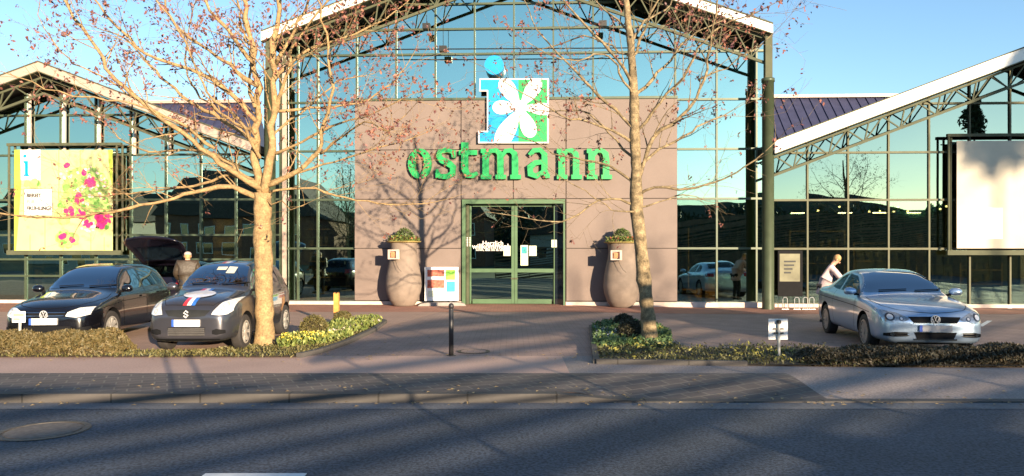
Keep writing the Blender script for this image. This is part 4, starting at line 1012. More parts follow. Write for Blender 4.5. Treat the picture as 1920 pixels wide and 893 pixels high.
def car(label, cat, S, paint, loc, yaw, group='cars parked in front of the halls', steer=0.0, tail_open=False):
    o = empty(S.get('name', 'parked_car'), loc, yaw); tag(o, label, cat, group)
    L, Wd = S['L'], S['W'] / 2
    sts = sorted(set([0, .02, .05, .09, .15, .22, .3] + list(np.linspace(.4, L - .4, 38)) + [L - .3, L - .2, L - .13, L - .07, L - .03, L]))
    rings = []
    for s in sts:
        nose = min(1, s / S.get('nr', .62)); tail = min(1, (L - s) / .5)
        wn = (1 - (1 - nose) ** 2.4) ** (1 / 2.4) if nose < 1 else 1; wt = (1 - (1 - tail) ** 2.6) ** (1 / 2.6) if tail < 1 else 1
        base = S.get('nw', .60)
        w_ = Wd * min(base + (1 - base) * wn, .72 + .28 * wt) * pchip([0, .9, L / 2, L - .8, L], [.985, 1.0, 1.0, .995, .97], s)
        zb = pchip([0, .12, .5, L - .5, L - .1, L], S['zb'], s)
        belt = pchip(*S['belt'], s); top = pchip(*S['top'], s); roofw = pchip(*S['rw'], s) * Wd
        gh = sm((top - belt - .05) / .25)                     # how much cabin there is here
        zmid = zb + (belt - zb) * .5
        hoodx = .80
        r = [(0, zb), (.55 * w_, zb), (.86 * w_, zb + .01), (.965 * w_, zb + .07), (.99 * w_, zb + (belt - zb) * .25), (1.0 * w_, zmid), (.992 * w_, zb + (belt - zb) * .74), (.975 * w_, belt - .05 - .02 * gh)]
        a = (.945 * w_, belt - .012); 
        hood = [(.90 * w_, belt + .012 * (1 - gh)), (.82 * w_, belt + (top - belt) * .40), (.66 * w_, belt + (top - belt) * .66), (.45 * w_, belt + (top - belt) * .85), (.22 * w_, belt + (top - belt) * .97), (0, top)]
        hgt = top - belt
        cab = [(.905 * w_, belt + .015), (.905 * w_ + (roofw - .905 * w_) * .55, belt + hgt * .50), (roofw, belt + hgt * .84), (roofw * .90, belt + hgt * .945), (roofw * .55, belt + hgt * .985), (0, top)]
        up = [(h_[0] * (1 - gh) + c_[0] * gh, h_[1] * (1 - gh) + c_[1] * gh) for h_, c_ in zip(hood, cab)]
        r = r + [a] + up
        rings.append([(x, s, z) for x, z in r])
    n = len(rings[0]); m = MB(); full = []
    for rg in rings: full.append(rg + [(-x, y, z) for (x, y, z) in rg[-2:0:-1]])
    N_ = len(full[0]); vv = [p for f in full for p in f]; ff = []
    for i in range(len(full) - 1):
        for k in range(N_): ff.append((i * N_ + k, i * N_ + (k + 1) % N_, (i + 1) * N_ + (k + 1) % N_, (i + 1) * N_ + k))
    c0 = len(vv); zc0 = (full[0][0][2] + full[0][n - 1][2]) / 2; vv.append((0, -.01, zc0)); vv.append((0, L + .01, (full[-1][0][2] + full[-1][n - 1][2]) / 2))
    for k in range(N_): ff.append((c0, (k + 1) % N_, k)); ff.append((c0 + 1, (len(full) - 1) * N_ + k, (len(full) - 1) * N_ + (k + 1) % N_))
    m.add(vv, ff)
    body = m.build('body', [paint, M['black']], o, True)
    sub = body.modifiers.new('s', 'SUBSURF'); sub.levels = 1; sub.render_levels = 1
    cm = MB(); wr = S['wr']
    for yy in (S['fa'], S['fa'] + S['wb']):
        for sd_ in (-1, 1):
            x0, x1 = sorted((sd_ * (Wd + .1), sd_ * (Wd - .30))); k = 36
            pr = [(x0, yy + (wr + .055) * math.cos(2 * math.pi * j / k), wr + .01 + (wr + .055) * math.sin(2 * math.pi * j / k)) for j in range(k)] + [(x1, yy + (wr + .055) * math.cos(2 * math.pi * j / k), wr + .01 + (wr + .055) * math.sin(2 * math.pi * j / k)) for j in range(k)]
            cm.add(pr, [tuple(range(k)), tuple(range(2 * k - 1, k - 1, -1))] + [(j, j + k, (j + 1) % k + k, (j + 1) % k) for j in range(k)], 1)
    cut = cm.build('cut', [paint, M['black']], o)
    bm = bmesh.new(); bm.from_mesh(cut.data); bmesh.ops.recalc_face_normals(bm, faces=bm.faces); bm.to_mesh(cut.data); bm.free()
    bm = bmesh.new(); bm.from_mesh(body.data); bmesh.ops.recalc_face_normals(bm, faces=bm.faces); bm.to_mesh(body.data); bm.free()
    bo = body.modifiers.new('b', 'BOOLEAN'); bo.operation = 'DIFFERENCE'; bo.object = cut; bo.solver = 'EXACT'
    bpy.context.view_layer.update(); dg = bpy.context.evaluated_depsgraph_get()
    me = bpy.data.meshes.new_from_object(body.evaluated_get(dg)); body.modifiers.clear(); body.data = me; bpy.data.objects.remove(cut)
    bm = bmesh.new(); bm.from_mesh(me); 
    for f in bm.faces: f.smooth = f.material_index == 0
    bvh = BVHTree.FromBMesh(bm); bm.to_mesh(me); bm.free()
    try: me.set_sharp_from_angle(angle=R(45))
    except Exception: pass
    # projected patches ------------------------------------------------
    def patch(name, top, bot, mt, view='front', nr=6, nc=14, off=.006, parent=None, side=1, tfrom=0, smooth=True):
        """top/bot: outlines in the view plane; front (x,z), side (y,z), top (x,y)"""
        def samp(pl, t):
            ds = [0]; 
            for a, b in zip(pl[:-1], pl[1:]): ds.append(ds[-1] + math.hypot(b[0] - a[0], b[1] - a[1]))
            q = t * ds[-1]; return (np.interp(q, ds, [p[0] for p in pl]), np.interp(q, ds, [p[1] for p in pl]))
        vv, ok = [], True
        for j in range(nr + 1):
            for i in range(nc + 1):
                a, b = samp(top, i / nc), samp(bot, i / nc); t = j / nr; p = (a[0] + (b[0] - a[0]) * t, a[1] + (b[1] - a[1]) * t)
                if view == 'front': org, d = Vector((p[0], -2, p[1])), Vector((0, 1, 0))
                elif view == 'rear': org, d = Vector((p[0], L + 2, p[1])), Vector((0, -1, 0))
                elif view == 'side': org, d = Vector((side * 3, p[0], p[1])), Vector((-side, 0, 0))
                else: org, d = Vector((p[0], p[1], 4)), Vector((0, 0, -1))
                h, nn, _, _ = bvh.ray_cast(org, d)
                if h is None: vv.append(None); continue
                if nn.dot(d) > 0: nn = -nn
                vv.append(h + nn * off)
        ff = []
        for j in range(nr):
            for i in range(nc):
                q = [j * (nc + 1) + i, j * (nc + 1) + i + 1, (j + 1) * (nc + 1) + i + 1, (j + 1) * (nc + 1) + i]
                if all(vv[k] is not None for k in q): ff.append(tuple(q))
        vv = [v if v is not None else Vector((0, 0, 0)) for v in vv]
        m = MB(); m.add(vv, ff); return m.build(name, mt, parent or o, smooth)
    def ring_of(name, pts, wd, mt, view, off=.008, parent=None, side=1):
        """thin line following a path on the surface"""
        P = [Vector(p) for p in pts]; Lf, Rf = stroke(P, wd); return patch(name, Lf, Rf, mt, view, 2, max(4, len(pts) * 3), off, parent, side)
    hs = S['hood_end']; sh = S['shape']
    # open the cabin behind the glass, then furnish it
    def inside2(p, poly):
        x, y = p; c = False
        for i in range(len(poly)):
            x1, y1 = poly[i]; x2, y2 = poly[i - 1]
            if (y1 > y) != (y2 > y) and x < (x2 - x1) * (y - y1) / (y2 - y1) + x1: c = not c
        return c
    polys = [('f', 0, sh['ws_top'] + sh['ws_bot'][::-1]), ('r', 0, sh['rw'][0] + sh['rw'][1][::-1])] + [('s', sd_, tp + bt[::-1]) for sd_ in (-1, 1) for _, tp, bt in sh['side_windows']]
    bm = bmesh.new(); bm.from_mesh(me); kill = []
    for f in bm.faces:
        n_ = f.normal
        for kind_, sd_, pl_ in polys:
            if kind_ == 'f' and n_.y < -.15 and all(inside2((v.co.x, v.co.z), pl_) for v in f.verts): kill.append(f); break
            if kind_ == 'r' and n_.y > .15 and all(inside2((v.co.x, v.co.z), pl_) for v in f.verts): kill.append(f); break
            if kind_ == 's' and n_.x * sd_ > .3 and all(inside2((v.co.y, v.co.z), pl_) for v in f.verts): kill.append(f); break
    bmesh.ops.delete(bm, geom=kill, context='FACES'); bm.to_mesh(me); bm.free()
    cy0 = S['hood_end'] + .35; seat = MB()
    def seat_at(x, y, mb):
        mb.box(x - .24, x + .24, y, y + .5, .42, .62); mb.add([(x - .24, y + .46, .55), (x + .24, y + .46, .55), (x + .20, y + .70, 1.13), (x - .20, y + .70, 1.13), (x - .24, y + .58, .55), (x + .24, y + .58, .55), (x + .20, y + .80, 1.13), (x - .20, y + .80, 1.13)], [(0, 1, 2, 3), (7, 6, 5, 4), (0, 4, 5, 1), (1, 5, 6, 2), (2, 6, 7, 3), (3, 7, 4, 0)])
        mb.box(x - .12, x + .12, y + .70, y + .80, 1.16, 1.32)
    for sx in (-.38, .38): mb_ = MB(); seat_at(sx, cy0 + .30, mb_); mb_.build('seat', S.get('seat_mt', M['seat_grey']), o)
    mb_ = MB(); mb_.box(-.6, .6, cy0 + 1.15, cy0 + 1.6, .42, .62); mb_.box(-.6, .6, cy0 + 1.55, cy0 + 1.7, .55, 1.05); mb_.build('rear_seat', S.get('seat_mt', M['seat_grey']), o)
    mb_ = MB(); mb_.box(-.70, .70, S['hood_end'] + .10, cy0 + .10, .5, sh['ws_bot'][0][1] - .07); mb_.build('dashboard', M['dash'], o)
    mb_ = MB(); cx_ = .38; mb_.tube([(cx_ + .18 * math.cos(t), cy0 + .22 + .06 * math.sin(t), .93 + .17 * math.sin(t)) for t in np.linspace(0, 2 * math.pi, 19)], [.016] * 19, 6, cap=False); mb_.tube([(cx_, cy0 + .22, .93), (cx_, cy0 + .08, .88)], [.04, .03], 6); mb_.build('steering_wheel', M['dash'], o)
    # windscreen
    patch('windscreen', sh['ws_top'], sh['ws_bot'], M['glass_cabin'], 'front', 12, 20, .004)
    for sd_ in (-1, 1):
        for nm, tp, bt in sh['side_windows']: patch('side_window', tp, bt, M['glass_cabin'], 'side', 8, 14, .004, None, sd_)
        for pth in sh['door_lines']: ring_of('door_seam', pth, .010, M['black'], 'side', .004, None, sd_)
        for hy, hz in sh['handles']: patch('door_handle', [(hy, hz + .02), (hy + .17, hz + .02)], [(hy, hz - .015), (hy + .17, hz - .015)], S.get('handle_mt', paint), 'side', 2, 4, .03, None, sd_)
        # lamp : housing, bright lens, dark ring
        lp = patch('headlamp', [(sd_ * x, z) for x, z in sh['lamp_top']], [(sd_ * x, z) for x, z in sh['lamp_bot']], S.get('lamp_mt', M['lamp_glass']), 'front', 6, 14, .006)
        for (x, z, r) in sh['lamp_eyes']:
            patch('lamp_lens', [(sd_ * (x + r * math.cos(t)), z + r * math.sin(t)) for t in np.linspace(math.pi, 0, 12)], [(sd_ * (x + r * math.cos(t)), z - r * math.sin(t)) for t in np.linspace(math.pi, 0, 12)], S.get('lens_mt', M['clear_lens']), 'front', 5, 12, .010, lp)
            r *= .62; patch('reflector', [(sd_ * (x + r * math.cos(t)), z + r * math.sin(t)) for t in np.linspace(math.pi, 0, 12)], [(sd_ * (x + r * math.cos(t)), z - r * math.sin(t)) for t in np.linspace(math.pi, 0, 12)], M['badge'], 'front', 5, 12, .014, lp)
        if 'fog' in sh:
            fg = patch('fog_lamp_recess', [(sd_ * x, z) for x, z in sh['fog'][0]], [(sd_ * x, z) for x, z in sh['fog'][1]], M['black'], 'front', 4, 12, .006)
            if 'fog_eye' in sh:
                x, z, r = sh['fog_eye']; patch('fog_lamp', [(sd_ * (x + r * math.cos(t)), z + r * math.sin(t)) for t in np.linspace(math.pi, 0, 10)], [(sd_ * (x + r * math.cos(t)), z - r * math.sin(t)) for t in np.linspace(math.pi, 0, 10)], M['chrome'], 'front', 4, 10, .012, fg)
                for dz in (-.012, .030): patch('fog_trim', [(sd_ * (x - .05), z + dz), (sd_ * (x - .25), z + dz)], [(sd_ * (x - .05), z + dz - .011), (sd_ * (x - .25), z + dz - .011)], M['chrome'], 'front', 1, 6, .012, fg)
        # mirror
        mx, my, mz = sh['mirror']; mp = empty('wing_mirror', (sd_ * mx, my, mz)); mp.parent = o
        m = MB(); prf = [(.001, -.10), (.05, -.095), (.075, -.05), (.085, .02), (.075, .08), (.05, .11), (.001, .12)]
        for r, h_ in prf: pass
        base = len(m.v)
        for r, h_ in prf:
            for k in range(12):
                t = 2 * math.pi * k / 12; m.v.append((sd_ * (h_ + .03), .9 * r * math.cos(t) - .0, .95 * r * math.sin(t) * (1 if math.sin(t) > 0 else .8)))
        for i in range(len(prf) - 1):
            for k in range(12): m.f.append((base + i * 12 + k, base + i * 12 + (k + 1) % 12, base + (i + 1) * 12 + (k + 1) % 12, base + (i + 1) * 12 + k)); m.m.append(0)
        m.build('shell', paint, mp, True)
        m = MB(); m.tube([(sd_ * -.14, .02, -.06), (sd_ * -.04, 0, -.045)], [.022, .03], 6); m.build('mirror_arm', M['black'], mp)
        # wheels
        for ax in (0, 1):
            wy = S['fa'] + ax * S['wb']; wx = Wd - .115
            wl = empty('wheel', (sd_ * wx, wy, wr), (steer if ax == 0 else 0)); wl.parent = o; ow = sd_
            rr_ = wr - .105
            pf = [(rr_, -.09), (wr - .03, -.10), (wr - .005, -.085), (wr, -.05), (wr, .05), (wr - .005, .085), (wr - .03, .10), (rr_, .09)]
            m = MB(); m.lathe(pf, 36, axis='x'); m.build('tyre', M['rubber'], wl, True)
            m = MB(); m.lathe([(rr_ + .006, ow * .092), (rr_ - .02, ow * .095), (rr_ - .03, ow * .06), (.001, ow * .045)], 30, axis='x'); rd_ = m.build('rim', M['rim_dark'], wl, True)
            m = MB(); ns = S.get('spokes', 10)
            for k in range(ns):
                t = 2 * math.pi * k / ns; c_, s2 = math.cos(t), math.sin(t)
                for (ra, rb, wa, wb_) in ((.03, rr_ - .015, .020, .030),):
                    q = [(ra * c_ - wa * s2, ra * s2 + wa * c_), (ra * c_ + wa * s2, ra * s2 - wa * c_), (rb * c_ + wb_ * s2, rb * s2 - wb_ * c_), (rb * c_ - wb_ * s2, rb * s2 + wb_ * c_)]
                    x0_, x1_ = (ow * .055, ow * .088); m.add([(x0_, a_, b_) for a_, b_ in q] + [(x1_, a_, b_) for a_, b_ in q], [(0, 1, 2, 3), (7, 6, 5, 4), (0, 4, 5, 1), (1, 5, 6, 2), (2, 6, 7, 3), (3, 7, 4, 0)])
            m.lathe([(.055, ow * .05), (.055, ow * .095), (.001, ow * .10)], 14, axis='x'); m.lathe([(rr_ - .022, ow * .07), (rr_ - .02, ow * .0965), (rr_ + .004, ow * .0955)], 30, axis='x')
            m.build('spokes', S.get('rim_mt', M['rim']), wl)
    for nm, tp, bt, mt, nr_, off in sh['front_parts']: patch(nm, tp, bt, mt, 'front', nr_, 16, off)
    # grille bars
    for (z, x, t) in sh.get('bars', []): patch('grille_bar', [(-x, z + t), (x, z + t)], [(-x, z), (x, z)], M[sh.get('bar_mt', 'chrome')], 'front', 1, 14, .012)
    # plate
    pz, = sh['plate']; m = MB(); yq = bvh.ray_cast(Vector((0, -2, pz)), Vector((0, 1, 0)))[0].y
    m.box(-.26, .26, yq - .03, yq + .03, pz - .055, pz + .055); pt = m.build('number_plate', S.get('plate_mt', M['white']), o)
    m = MB(); m.box(-.26, -.215, yq - .033, yq - .0305, pz - .055, pz + .055); m.build('blue_band', M['blue_eu'], pt)
    # emblem
    ex, ez = 0, sh['emblem'][0]; yq = bvh.ray_cast(Vector((0, -2, ez)), Vector((0, 1, 0)))[0].y; er = sh['emblem'][1]
    m = MB(); y0_, y1_ = yq - .035, yq - .02
    if sh['emblem'][2] == 'vw':
        c_ = [(er * math.cos(t), ez + er * math.sin(t)) for t in np.linspace(0, 2 * math.pi, 24, endpoint=False)]; stroke_into(m, c_, er * .17, y0_, y1_, closed=True)
        k = er * .88
        stroke_into(m, [(-.38 * k, ez + .90 * k), (0, ez + .10 * k), (.38 * k, ez + .90 * k)], er * .17, y0_ - .001, y1_)
        stroke_into(m, [(-.86 * k, ez + .35 * k), (-.40 * k, ez - .82 * k), (0, ez + .02 * k), (.40 * k, ez - .82 * k), (.86 * k, ez + .35 * k)], er * .17, y0_ - .002, y1_)
        m2 = MB(); m2.prism([(er * .95 * math.cos(t), ez + er * .95 * math.sin(t)) for t in np.linspace(0, 2 * math.pi, 24, endpoint=False)], y1_ - .002, y1_ + .03)
        em = m.build('emblem', M['badge'], o); m2.build('emblem_base', M['black'], em)
    else:
        k = er; stroke_into(m, [(.75 * k, ez + .45 * k), (0, ez + 1.0 * k), (-.75 * k, ez + .40 * k), (.75 * k, ez - .40 * k), (0, ez - 1.0 * k), (-.75 * k, ez - .45 * k)], er * .42, y0_, y1_)
        m.build('emblem', M['badge'], o)
    # wipers
    for x in (-.45, .18):
        ring_of('wiper', [(x, sh['ws_bot'][len(sh['ws_bot']) // 2][1] + .012), (x + .5, sh['ws_bot'][len(sh['ws_bot']) // 2][1] + .035)], .016, M['black'], 'front', .02)
    # hood seam
    ring_of('bonnet_seam', sh['hood_seam'], .010, M['black'], 'top', .003)
    for extra in sh.get('extra', []): patch(*extra)
    # rear: lamps, window
    for sd_ in (-1, 1): patch('tail_lamp', [(sd_ * Wd * .60, sh['tail'][1]), (sd_ * Wd * .93, sh['tail'][1])], [(sd_ * Wd * .62, sh['tail'][0]), (sd_ * Wd * .93, sh['tail'][0])], M['tail_red'], 'rear', 4, 6, .006)
    patch('rear_window', sh['rw'][0], sh['rw'][1], M['glass_cabin'], 'rear', 6, 12, .005)
    return o, patch, bvh
M['dark_lens'] = mat('dark_lens', (.10, .10, .11), .1, metal=.7); M['rim_dark'] = mat('rim_dark', (.05, .045, .04), .6); M['tail_red'] = mat('tail_red', (.35, .01, .01), .15, coat=1)
M['paint_black'] = mat('paint_black', (.004, .004, .006), .22, metal=.0, coat=1.0, var=.02); M['paint_grey'] = mat('paint_grey', (.065, .064, .075), .30, metal=.55, coat=1.0, var=.02)
M['paint_silver'] = mat('paint_silver', (.40, .52, .68), .28, metal=.6, coat=1.0, var=.02); M['paint_violet'] = mat('paint_violet', (.012, .009, .016), .25, metal=.3, coat=1.0, var=.02)
M['rim_gold'] = mat('rim_gold', (.50, .47, .43), .4, metal=.4); M['plate_grey'] = mat('plate_grey', (.42, .40, .40), .6, var=.2, scale=9)
M['stripe_red'] = mat('stripe_red', (.65, .03, .04), .3, coat=1); M['stripe_white'] = mat('stripe_white', (.8, .75, .72), .3, coat=1); M['stripe_blue'] = mat('stripe_blue', (.03, .16, .55), .3, coat=1)
M['grille_metal'] = mat('grille_metal', (.30, .28, .26), .35, metal=.5); M['sunshade'] = mat('sunshade', (.62, .58, .45), .8); M['lamp_clear'] = mat('lamp_clear', (.34, .36, .38), .05, metal=.6, coat=1, var=.5, scale=16)
golf = dict(name='parked_car', L=4.2, W=1.78, fa=.88, wb=2.58, wr=.315, hood_end=1.15, zb=[.24, .19, .20, .20, .22, .30], nr=.62, nw=.62,
    belt=([0, .1, .35, .8, 1.3, 2.4, 3.5, 4.0, 4.2], [.56, .66, .74, .82, .90, .93, .96, .94, .80]),
    top=([0, .06, .16, .45, .9, 1.22, 1.7, 2.05, 2.5, 3.1, 3.6, 3.95, 4.12, 4.2], [.60, .70, .775, .87, .95, 1.01, 1.29, 1.43, 1.48, 1.475, 1.41, 1.20, .98, .84]),
    rw=([0, 1.2, 2.0, 3.4, 4.2], [.80, .78, .66, .66, .72]), spokes=10, rim_mt=M['rim_gold'],
    shape=dict(ws_top=[(-.50, 1.395), (-.25, 1.43), (0, 1.437), (.25, 1.43), (.50, 1.395)], ws_bot=[(-.70, 1.02), (-.35, 1.035), (0, 1.04), (.35, 1.035), (.70, 1.02)],
        side_windows=[('f', [(1.75, 1.17), (2.05, 1.33), (2.45, 1.375)], [(1.42, .985), (1.9, .99), (2.45, 1.0)]), ('r', [(2.55, 1.375), (3.0, 1.37), (3.25, 1.34)], [(2.55, 1.0), (3.0, 1.01), (3.38, 1.03)]), ('q', [(3.34, 1.30), (3.5, 1.25)], [(3.46, 1.05), (3.66, 1.08)])],
        door_lines=[[(1.38, .95), (1.36, .6), (1.42, .30)], [(2.50, 1.38), (2.50, .6), (2.50, .30)], [(3.30, 1.0), (3.40, .75), (3.1, .42)], [(.55, .71), (1.35, .78), (2.4, .80), (3.8, .83)]],
        handles=[(2.20, .83), (3.12, .86)], mirror=(.89, 1.42, 1.01),
        lamp_top=[(.42, .665), (.60, .735), (.80, .745)], lamp_bot=[(.40, .60), (.60, .575), (.79, .62)], lamp_eyes=[(.53, .652, .040), (.68, .668, .048)],
        front_parts=[('upper_grille', [(-.40, .665), (0, .672), (.40, .665)], [(-.38, .595), (0, .59), (.38, .595)], M['black'], 3, .006), ('lower_intake', [(-.50, .43), (.50, .43)], [(-.55, .27), (.55, .27)], M['black'], 3, .006)],
        bars=[(.655, .38, .008), (.605, .37, .006)], fog=([(.60, .40), (.80, .42)], [(.62, .30), (.80, .31)]), plate=(.515,), emblem=(.63, .068, 'vw'),
        hood_seam=[(-.72, 1.15), (-.76, .9), (-.70, .5), (-.55, .22), (-.3, .12), (0, .09), (.3, .12), (.55, .22), (.70, .5), (.76, .9), (.72, 1.15)], tail=(.80, .98), rw=([(-.5, 1.36), (.5, 1.36)], [(-.6, 1.05), (.6, 1.05)])))
car('black five-door hatchback at far left facing the road', 'car', golf, M['paint_black'], (-7.5, 11.85, 0), R(5.5), steer=R(-6))[0].scale = (.81, .92, .93)
swift = dict(name='parked_car', L=3.7, W=1.69, fa=.76, wb=2.39, wr=.30, zb=[.26, .20, .20, .20, .24, .32], nr=.60, nw=.62, hood_end=1.0,
    belt=([0, .1, .35, .75, 1.1, 2.0, 3.1, 3.55, 3.7], [.60, .70, .80, .88, .93, .955, .98, .95, .82]),
    top=([0, .06, .16, .4, .8, 1.05, 1.45, 1.78, 2.2, 2.8, 3.3, 3.5, 3.62, 3.7], [.66, .76, .84, .93, 1.00, 1.05, 1.30, 1.455, 1.51, 1.50, 1.42, 1.24, 1.05, .88]),
    rw=([0, 1.1, 1.9, 3.2, 3.7], [.80, .80, .70, .69, .74]), spokes=7, rim_mt=M['rim_gold'],
    shape=dict(ws_top=[(-.52, 1.405), (-.25, 1.45), (0, 1.457), (.25, 1.45), (.52, 1.405)], ws_bot=[(-.68, 1.06), (-.35, 1.085), (0, 1.09), (.35, 1.085), (.68, 1.06)],
        side_windows=[('f', [(1.45, 1.17), (1.72, 1.35), (2.12, 1.405)], [(1.22, 1.02), (1.6, 1.03), (2.12, 1.05)]), ('r', [(2.22, 1.405), (2.6, 1.40), (2.86, 1.36)], [(2.22, 1.05), (2.6, 1.06), (2.96, 1.09)])],
        door_lines=[[(1.2, 1.0), (1.16, .6), (1.22, .30)], [(2.17, 1.4), (2.17, .6), (2.17, .30)], [(2.94, 1.05), (2.95, .8), (2.7, .42)]],
        handles=[(1.88, .88), (2.75, .92)], mirror=(.86, 1.26, 1.05),
        lamp_top=[(.48, .70), (.58, .84), (.74, .90), (.775, .90)], lamp_bot=[(.46, .655), (.60, .64), (.72, .655), (.775, .70)], lamp_eyes=[(.60, .70, .040), (.66, .79, .045)],
        front_parts=[('upper_grille', [(-.43, .72), (0, .735), (.43, .72)], [(-.34, .63), (0, .61), (.34, .63)], M['dark_steel'], 3, .006), ('lower_intake', [(-.36, .445), (.36, .445)], [(-.33, .31), (.33, .31)], M['black'], 3, .006), ('bumper_lip', [(-.60, .262), (.60, .262)], [(-.60, .235), (.60, .235)], M['black'], 1, .006)],
        bars=[(.42 - .032 * k, .345, .010) for k in range(4)], bar_mt='grille_metal', fog=([(.48, .40), (.56, .425), (.70, .40)], [(.48, .34), (.56, .325), (.70, .35)]), plate=(.52,), emblem=(.665, .055, 's'),
        hood_seam=[(-.70, 1.0), (-.66, .6), (-.55, .3), (-.46, .14), (0, .10), (.46, .14), (.55, .3), (.66, .6), (.70, 1.0)], tail=(.85, 1.1), rw=([(-.5, 1.40), (.5, 1.40)], [(-.6, 1.1), (.6, 1.1)]),
        extra=[('red_stripe', [(-.115, .10), (-.115, .97)], [(-.04, .10), (-.04, .97)], M['stripe_red'], 'top', 2, 20, .007), ('white_stripe', [(-.04, .10), (-.04, .97)], [(.04, .10), (.04, .97)], M['stripe_white'], 'top', 2, 20, .007), ('blue_stripe', [(.04, .10), (.04, .97)], [(.115, .10), (.115, .97)], M['stripe_blue'], 'top', 2, 20, .007),
            ('red_stripe', [(-.115, 1.82), (-.115, 3.1)], [(-.04, 1.82), (-.04, 3.1)], M['stripe_red'], 'top', 2, 20, .007), ('white_stripe', [(-.04, 1.82), (-.04, 3.1)], [(.04, 1.82), (.04, 3.1)], M['stripe_white'], 'top', 2, 20, .007), ('blue_stripe', [(.04, 1.82), (.04, 3.1)], [(.115, 1.82), (.115, 3.1)], M['stripe_blue'], 'top', 2, 20, .007),
            ('white_roundel', [(.30 * math.cos(t), .56 + .24 * math.sin(t)) for t in np.linspace(math.pi, 0, 20)], [(.30 * math.cos(t), .56 - .24 * math.sin(t)) for t in np.linspace(math.pi, 0, 20)], M['stripe_white'], 'top', 8, 20, .012),
            ('sun_visor', [(-.10, 1.40), (.10, 1.40)], [(-.10, 1.345), (.10, 1.345)], M['sunshade'], 'front', 1, 4, .007), ('window_card', [(.13, 1.405), (.31, 1.395)], [(.13, 1.29), (.31, 1.285)], M['sunshade'], 'front', 1, 4, .007)]))
car('dark grey small hatchback with red, white and blue stripe and pale roundel on its bonnet', 'car', swift, M['paint_grey'], (-5.04, 11.45, 0), R(.5))[0].scale = (.82, .92, .95)
eos = dict(name='parked_car', L=4.41, W=1.79, fa=.90, wb=2.58, wr=.32, zb=[.26, .19, .20, .20, .24, .32], nr=.66, nw=.60, hood_end=1.2, handle_mt=M['paint_silver'], seat_mt=M['seat_tan'], plate_mt=M['plate_grey'], lamp_mt=M['lamp_clear'], lens_mt=M['dark_lens'],
    belt=([0, .1, .35, .8, 1.3, 2.4, 3.5, 4.2, 4.41], [.58, .67, .75, .84, .91, .935, .965, .97, .84]),
    top=([0, .06, .16, .45, .9, 1.28, 1.75, 2.15, 2.6, 3.0, 3.35, 3.7, 4.0, 4.25, 4.36, 4.41], [.60, .70, .775, .86, .94, .99, 1.24, 1.39, 1.44, 1.41, 1.32, 1.17, 1.08, 1.05, .98, .86]),
    rw=([0, 1.3, 2.1, 3.0, 3.7, 4.41], [.80, .80, .66, .64, .66, .74]), spokes=14,
    shape=dict(ws_top=[(-.52, 1.345), (-.25, 1.38), (0, 1.388), (.25, 1.38), (.52, 1.345)], ws_bot=[(-.73, 1.005), (-.35, 1.02), (0, 1.025), (.35, 1.02), (.73, 1.005)],
        side_windows=[('f', [(1.80, 1.15), (2.15, 1.30), (2.62, 1.335)], [(1.50, .985), (2.0, .99), (2.62, 1.0)]), ('r', [(2.70, 1.33), (2.95, 1.29), (3.10, 1.24)], [(2.70, 1.0), (3.0, 1.01), (3.28, 1.04)])],
        door_lines=[[(1.45, .95), (1.42, .6), (1.48, .30)], [(2.85, .98), (2.92, .6), (2.78, .30)], [(.6, .70), (1.4, .76), (2.6, .79), (3.9, .82)]],
        handles=[(2.55, .84)], mirror=(.90, 1.50, 1.02),
        lamp_top=[(.40, .64), (.58, .725), (.82, .775)], lamp_bot=[(.41, .615), (.58, .555), (.80, .575)], lamp_eyes=[(.53, .63, .034), (.69, .655, .066)],
        front_parts=[('upper_grille', [(-.42, .665), (0, .672), (.42, .665)], [(-.34, .560), (0, .553), (.34, .560)], M['black'], 4, .006), ('lower_intake', [(-.34, .41), (.34, .41)], [(-.29, .29), (.29, .29)], M['black'], 3, .006),
            ('grille_surround', [(-.345, .30), (.345, .30)], [(-.345, .275), (.345, .275)], M['chrome'], 1, .010), ('bumper_lip', [(-.66, .235), (.66, .235)], [(-.66, .205), (.66, .205)], M['black'], 1, .006)],
        bars=[(.552, .345, .012)], fog=([(.44, .405), (.62, .41), (.78, .375)], [(.44, .335), (.62, .325), (.78, .33)]), fog_eye=(.665, .367, .030), plate=(.475,), emblem=(.625, .070, 'vw'),
        hood_seam=[(-.74, 1.2), (-.76, .9), (-.70, .5), (-.55, .22), (-.3, .12), (0, .09), (.3, .12), (.55, .22), (.70, .5), (.76, .9), (.74, 1.2)], tail=(.82, .96), rw=([(-.45, 1.37), (.45, 1.37)], [(-.55, 1.15), (.55, 1.15)]),
        extra=[('head_restraint', [(-.40, 1.20), (-.23, 1.20)], [(-.41, 1.07), (-.22, 1.07)], M['seat_tan'], 'front', 1, 4, .005)]))
M['seat_tan'] = mat('seat_tan', (.25, .19, .12), .8)
eos['shape']['extra'] = []
car('silver-blue folding-roof coupé on the right behind the dark hedge', 'car', eos, M['paint_silver'], (6.98, 12.2, G(7, 13) - .01), R(-8.5))[0].scale = (.97,) * 3
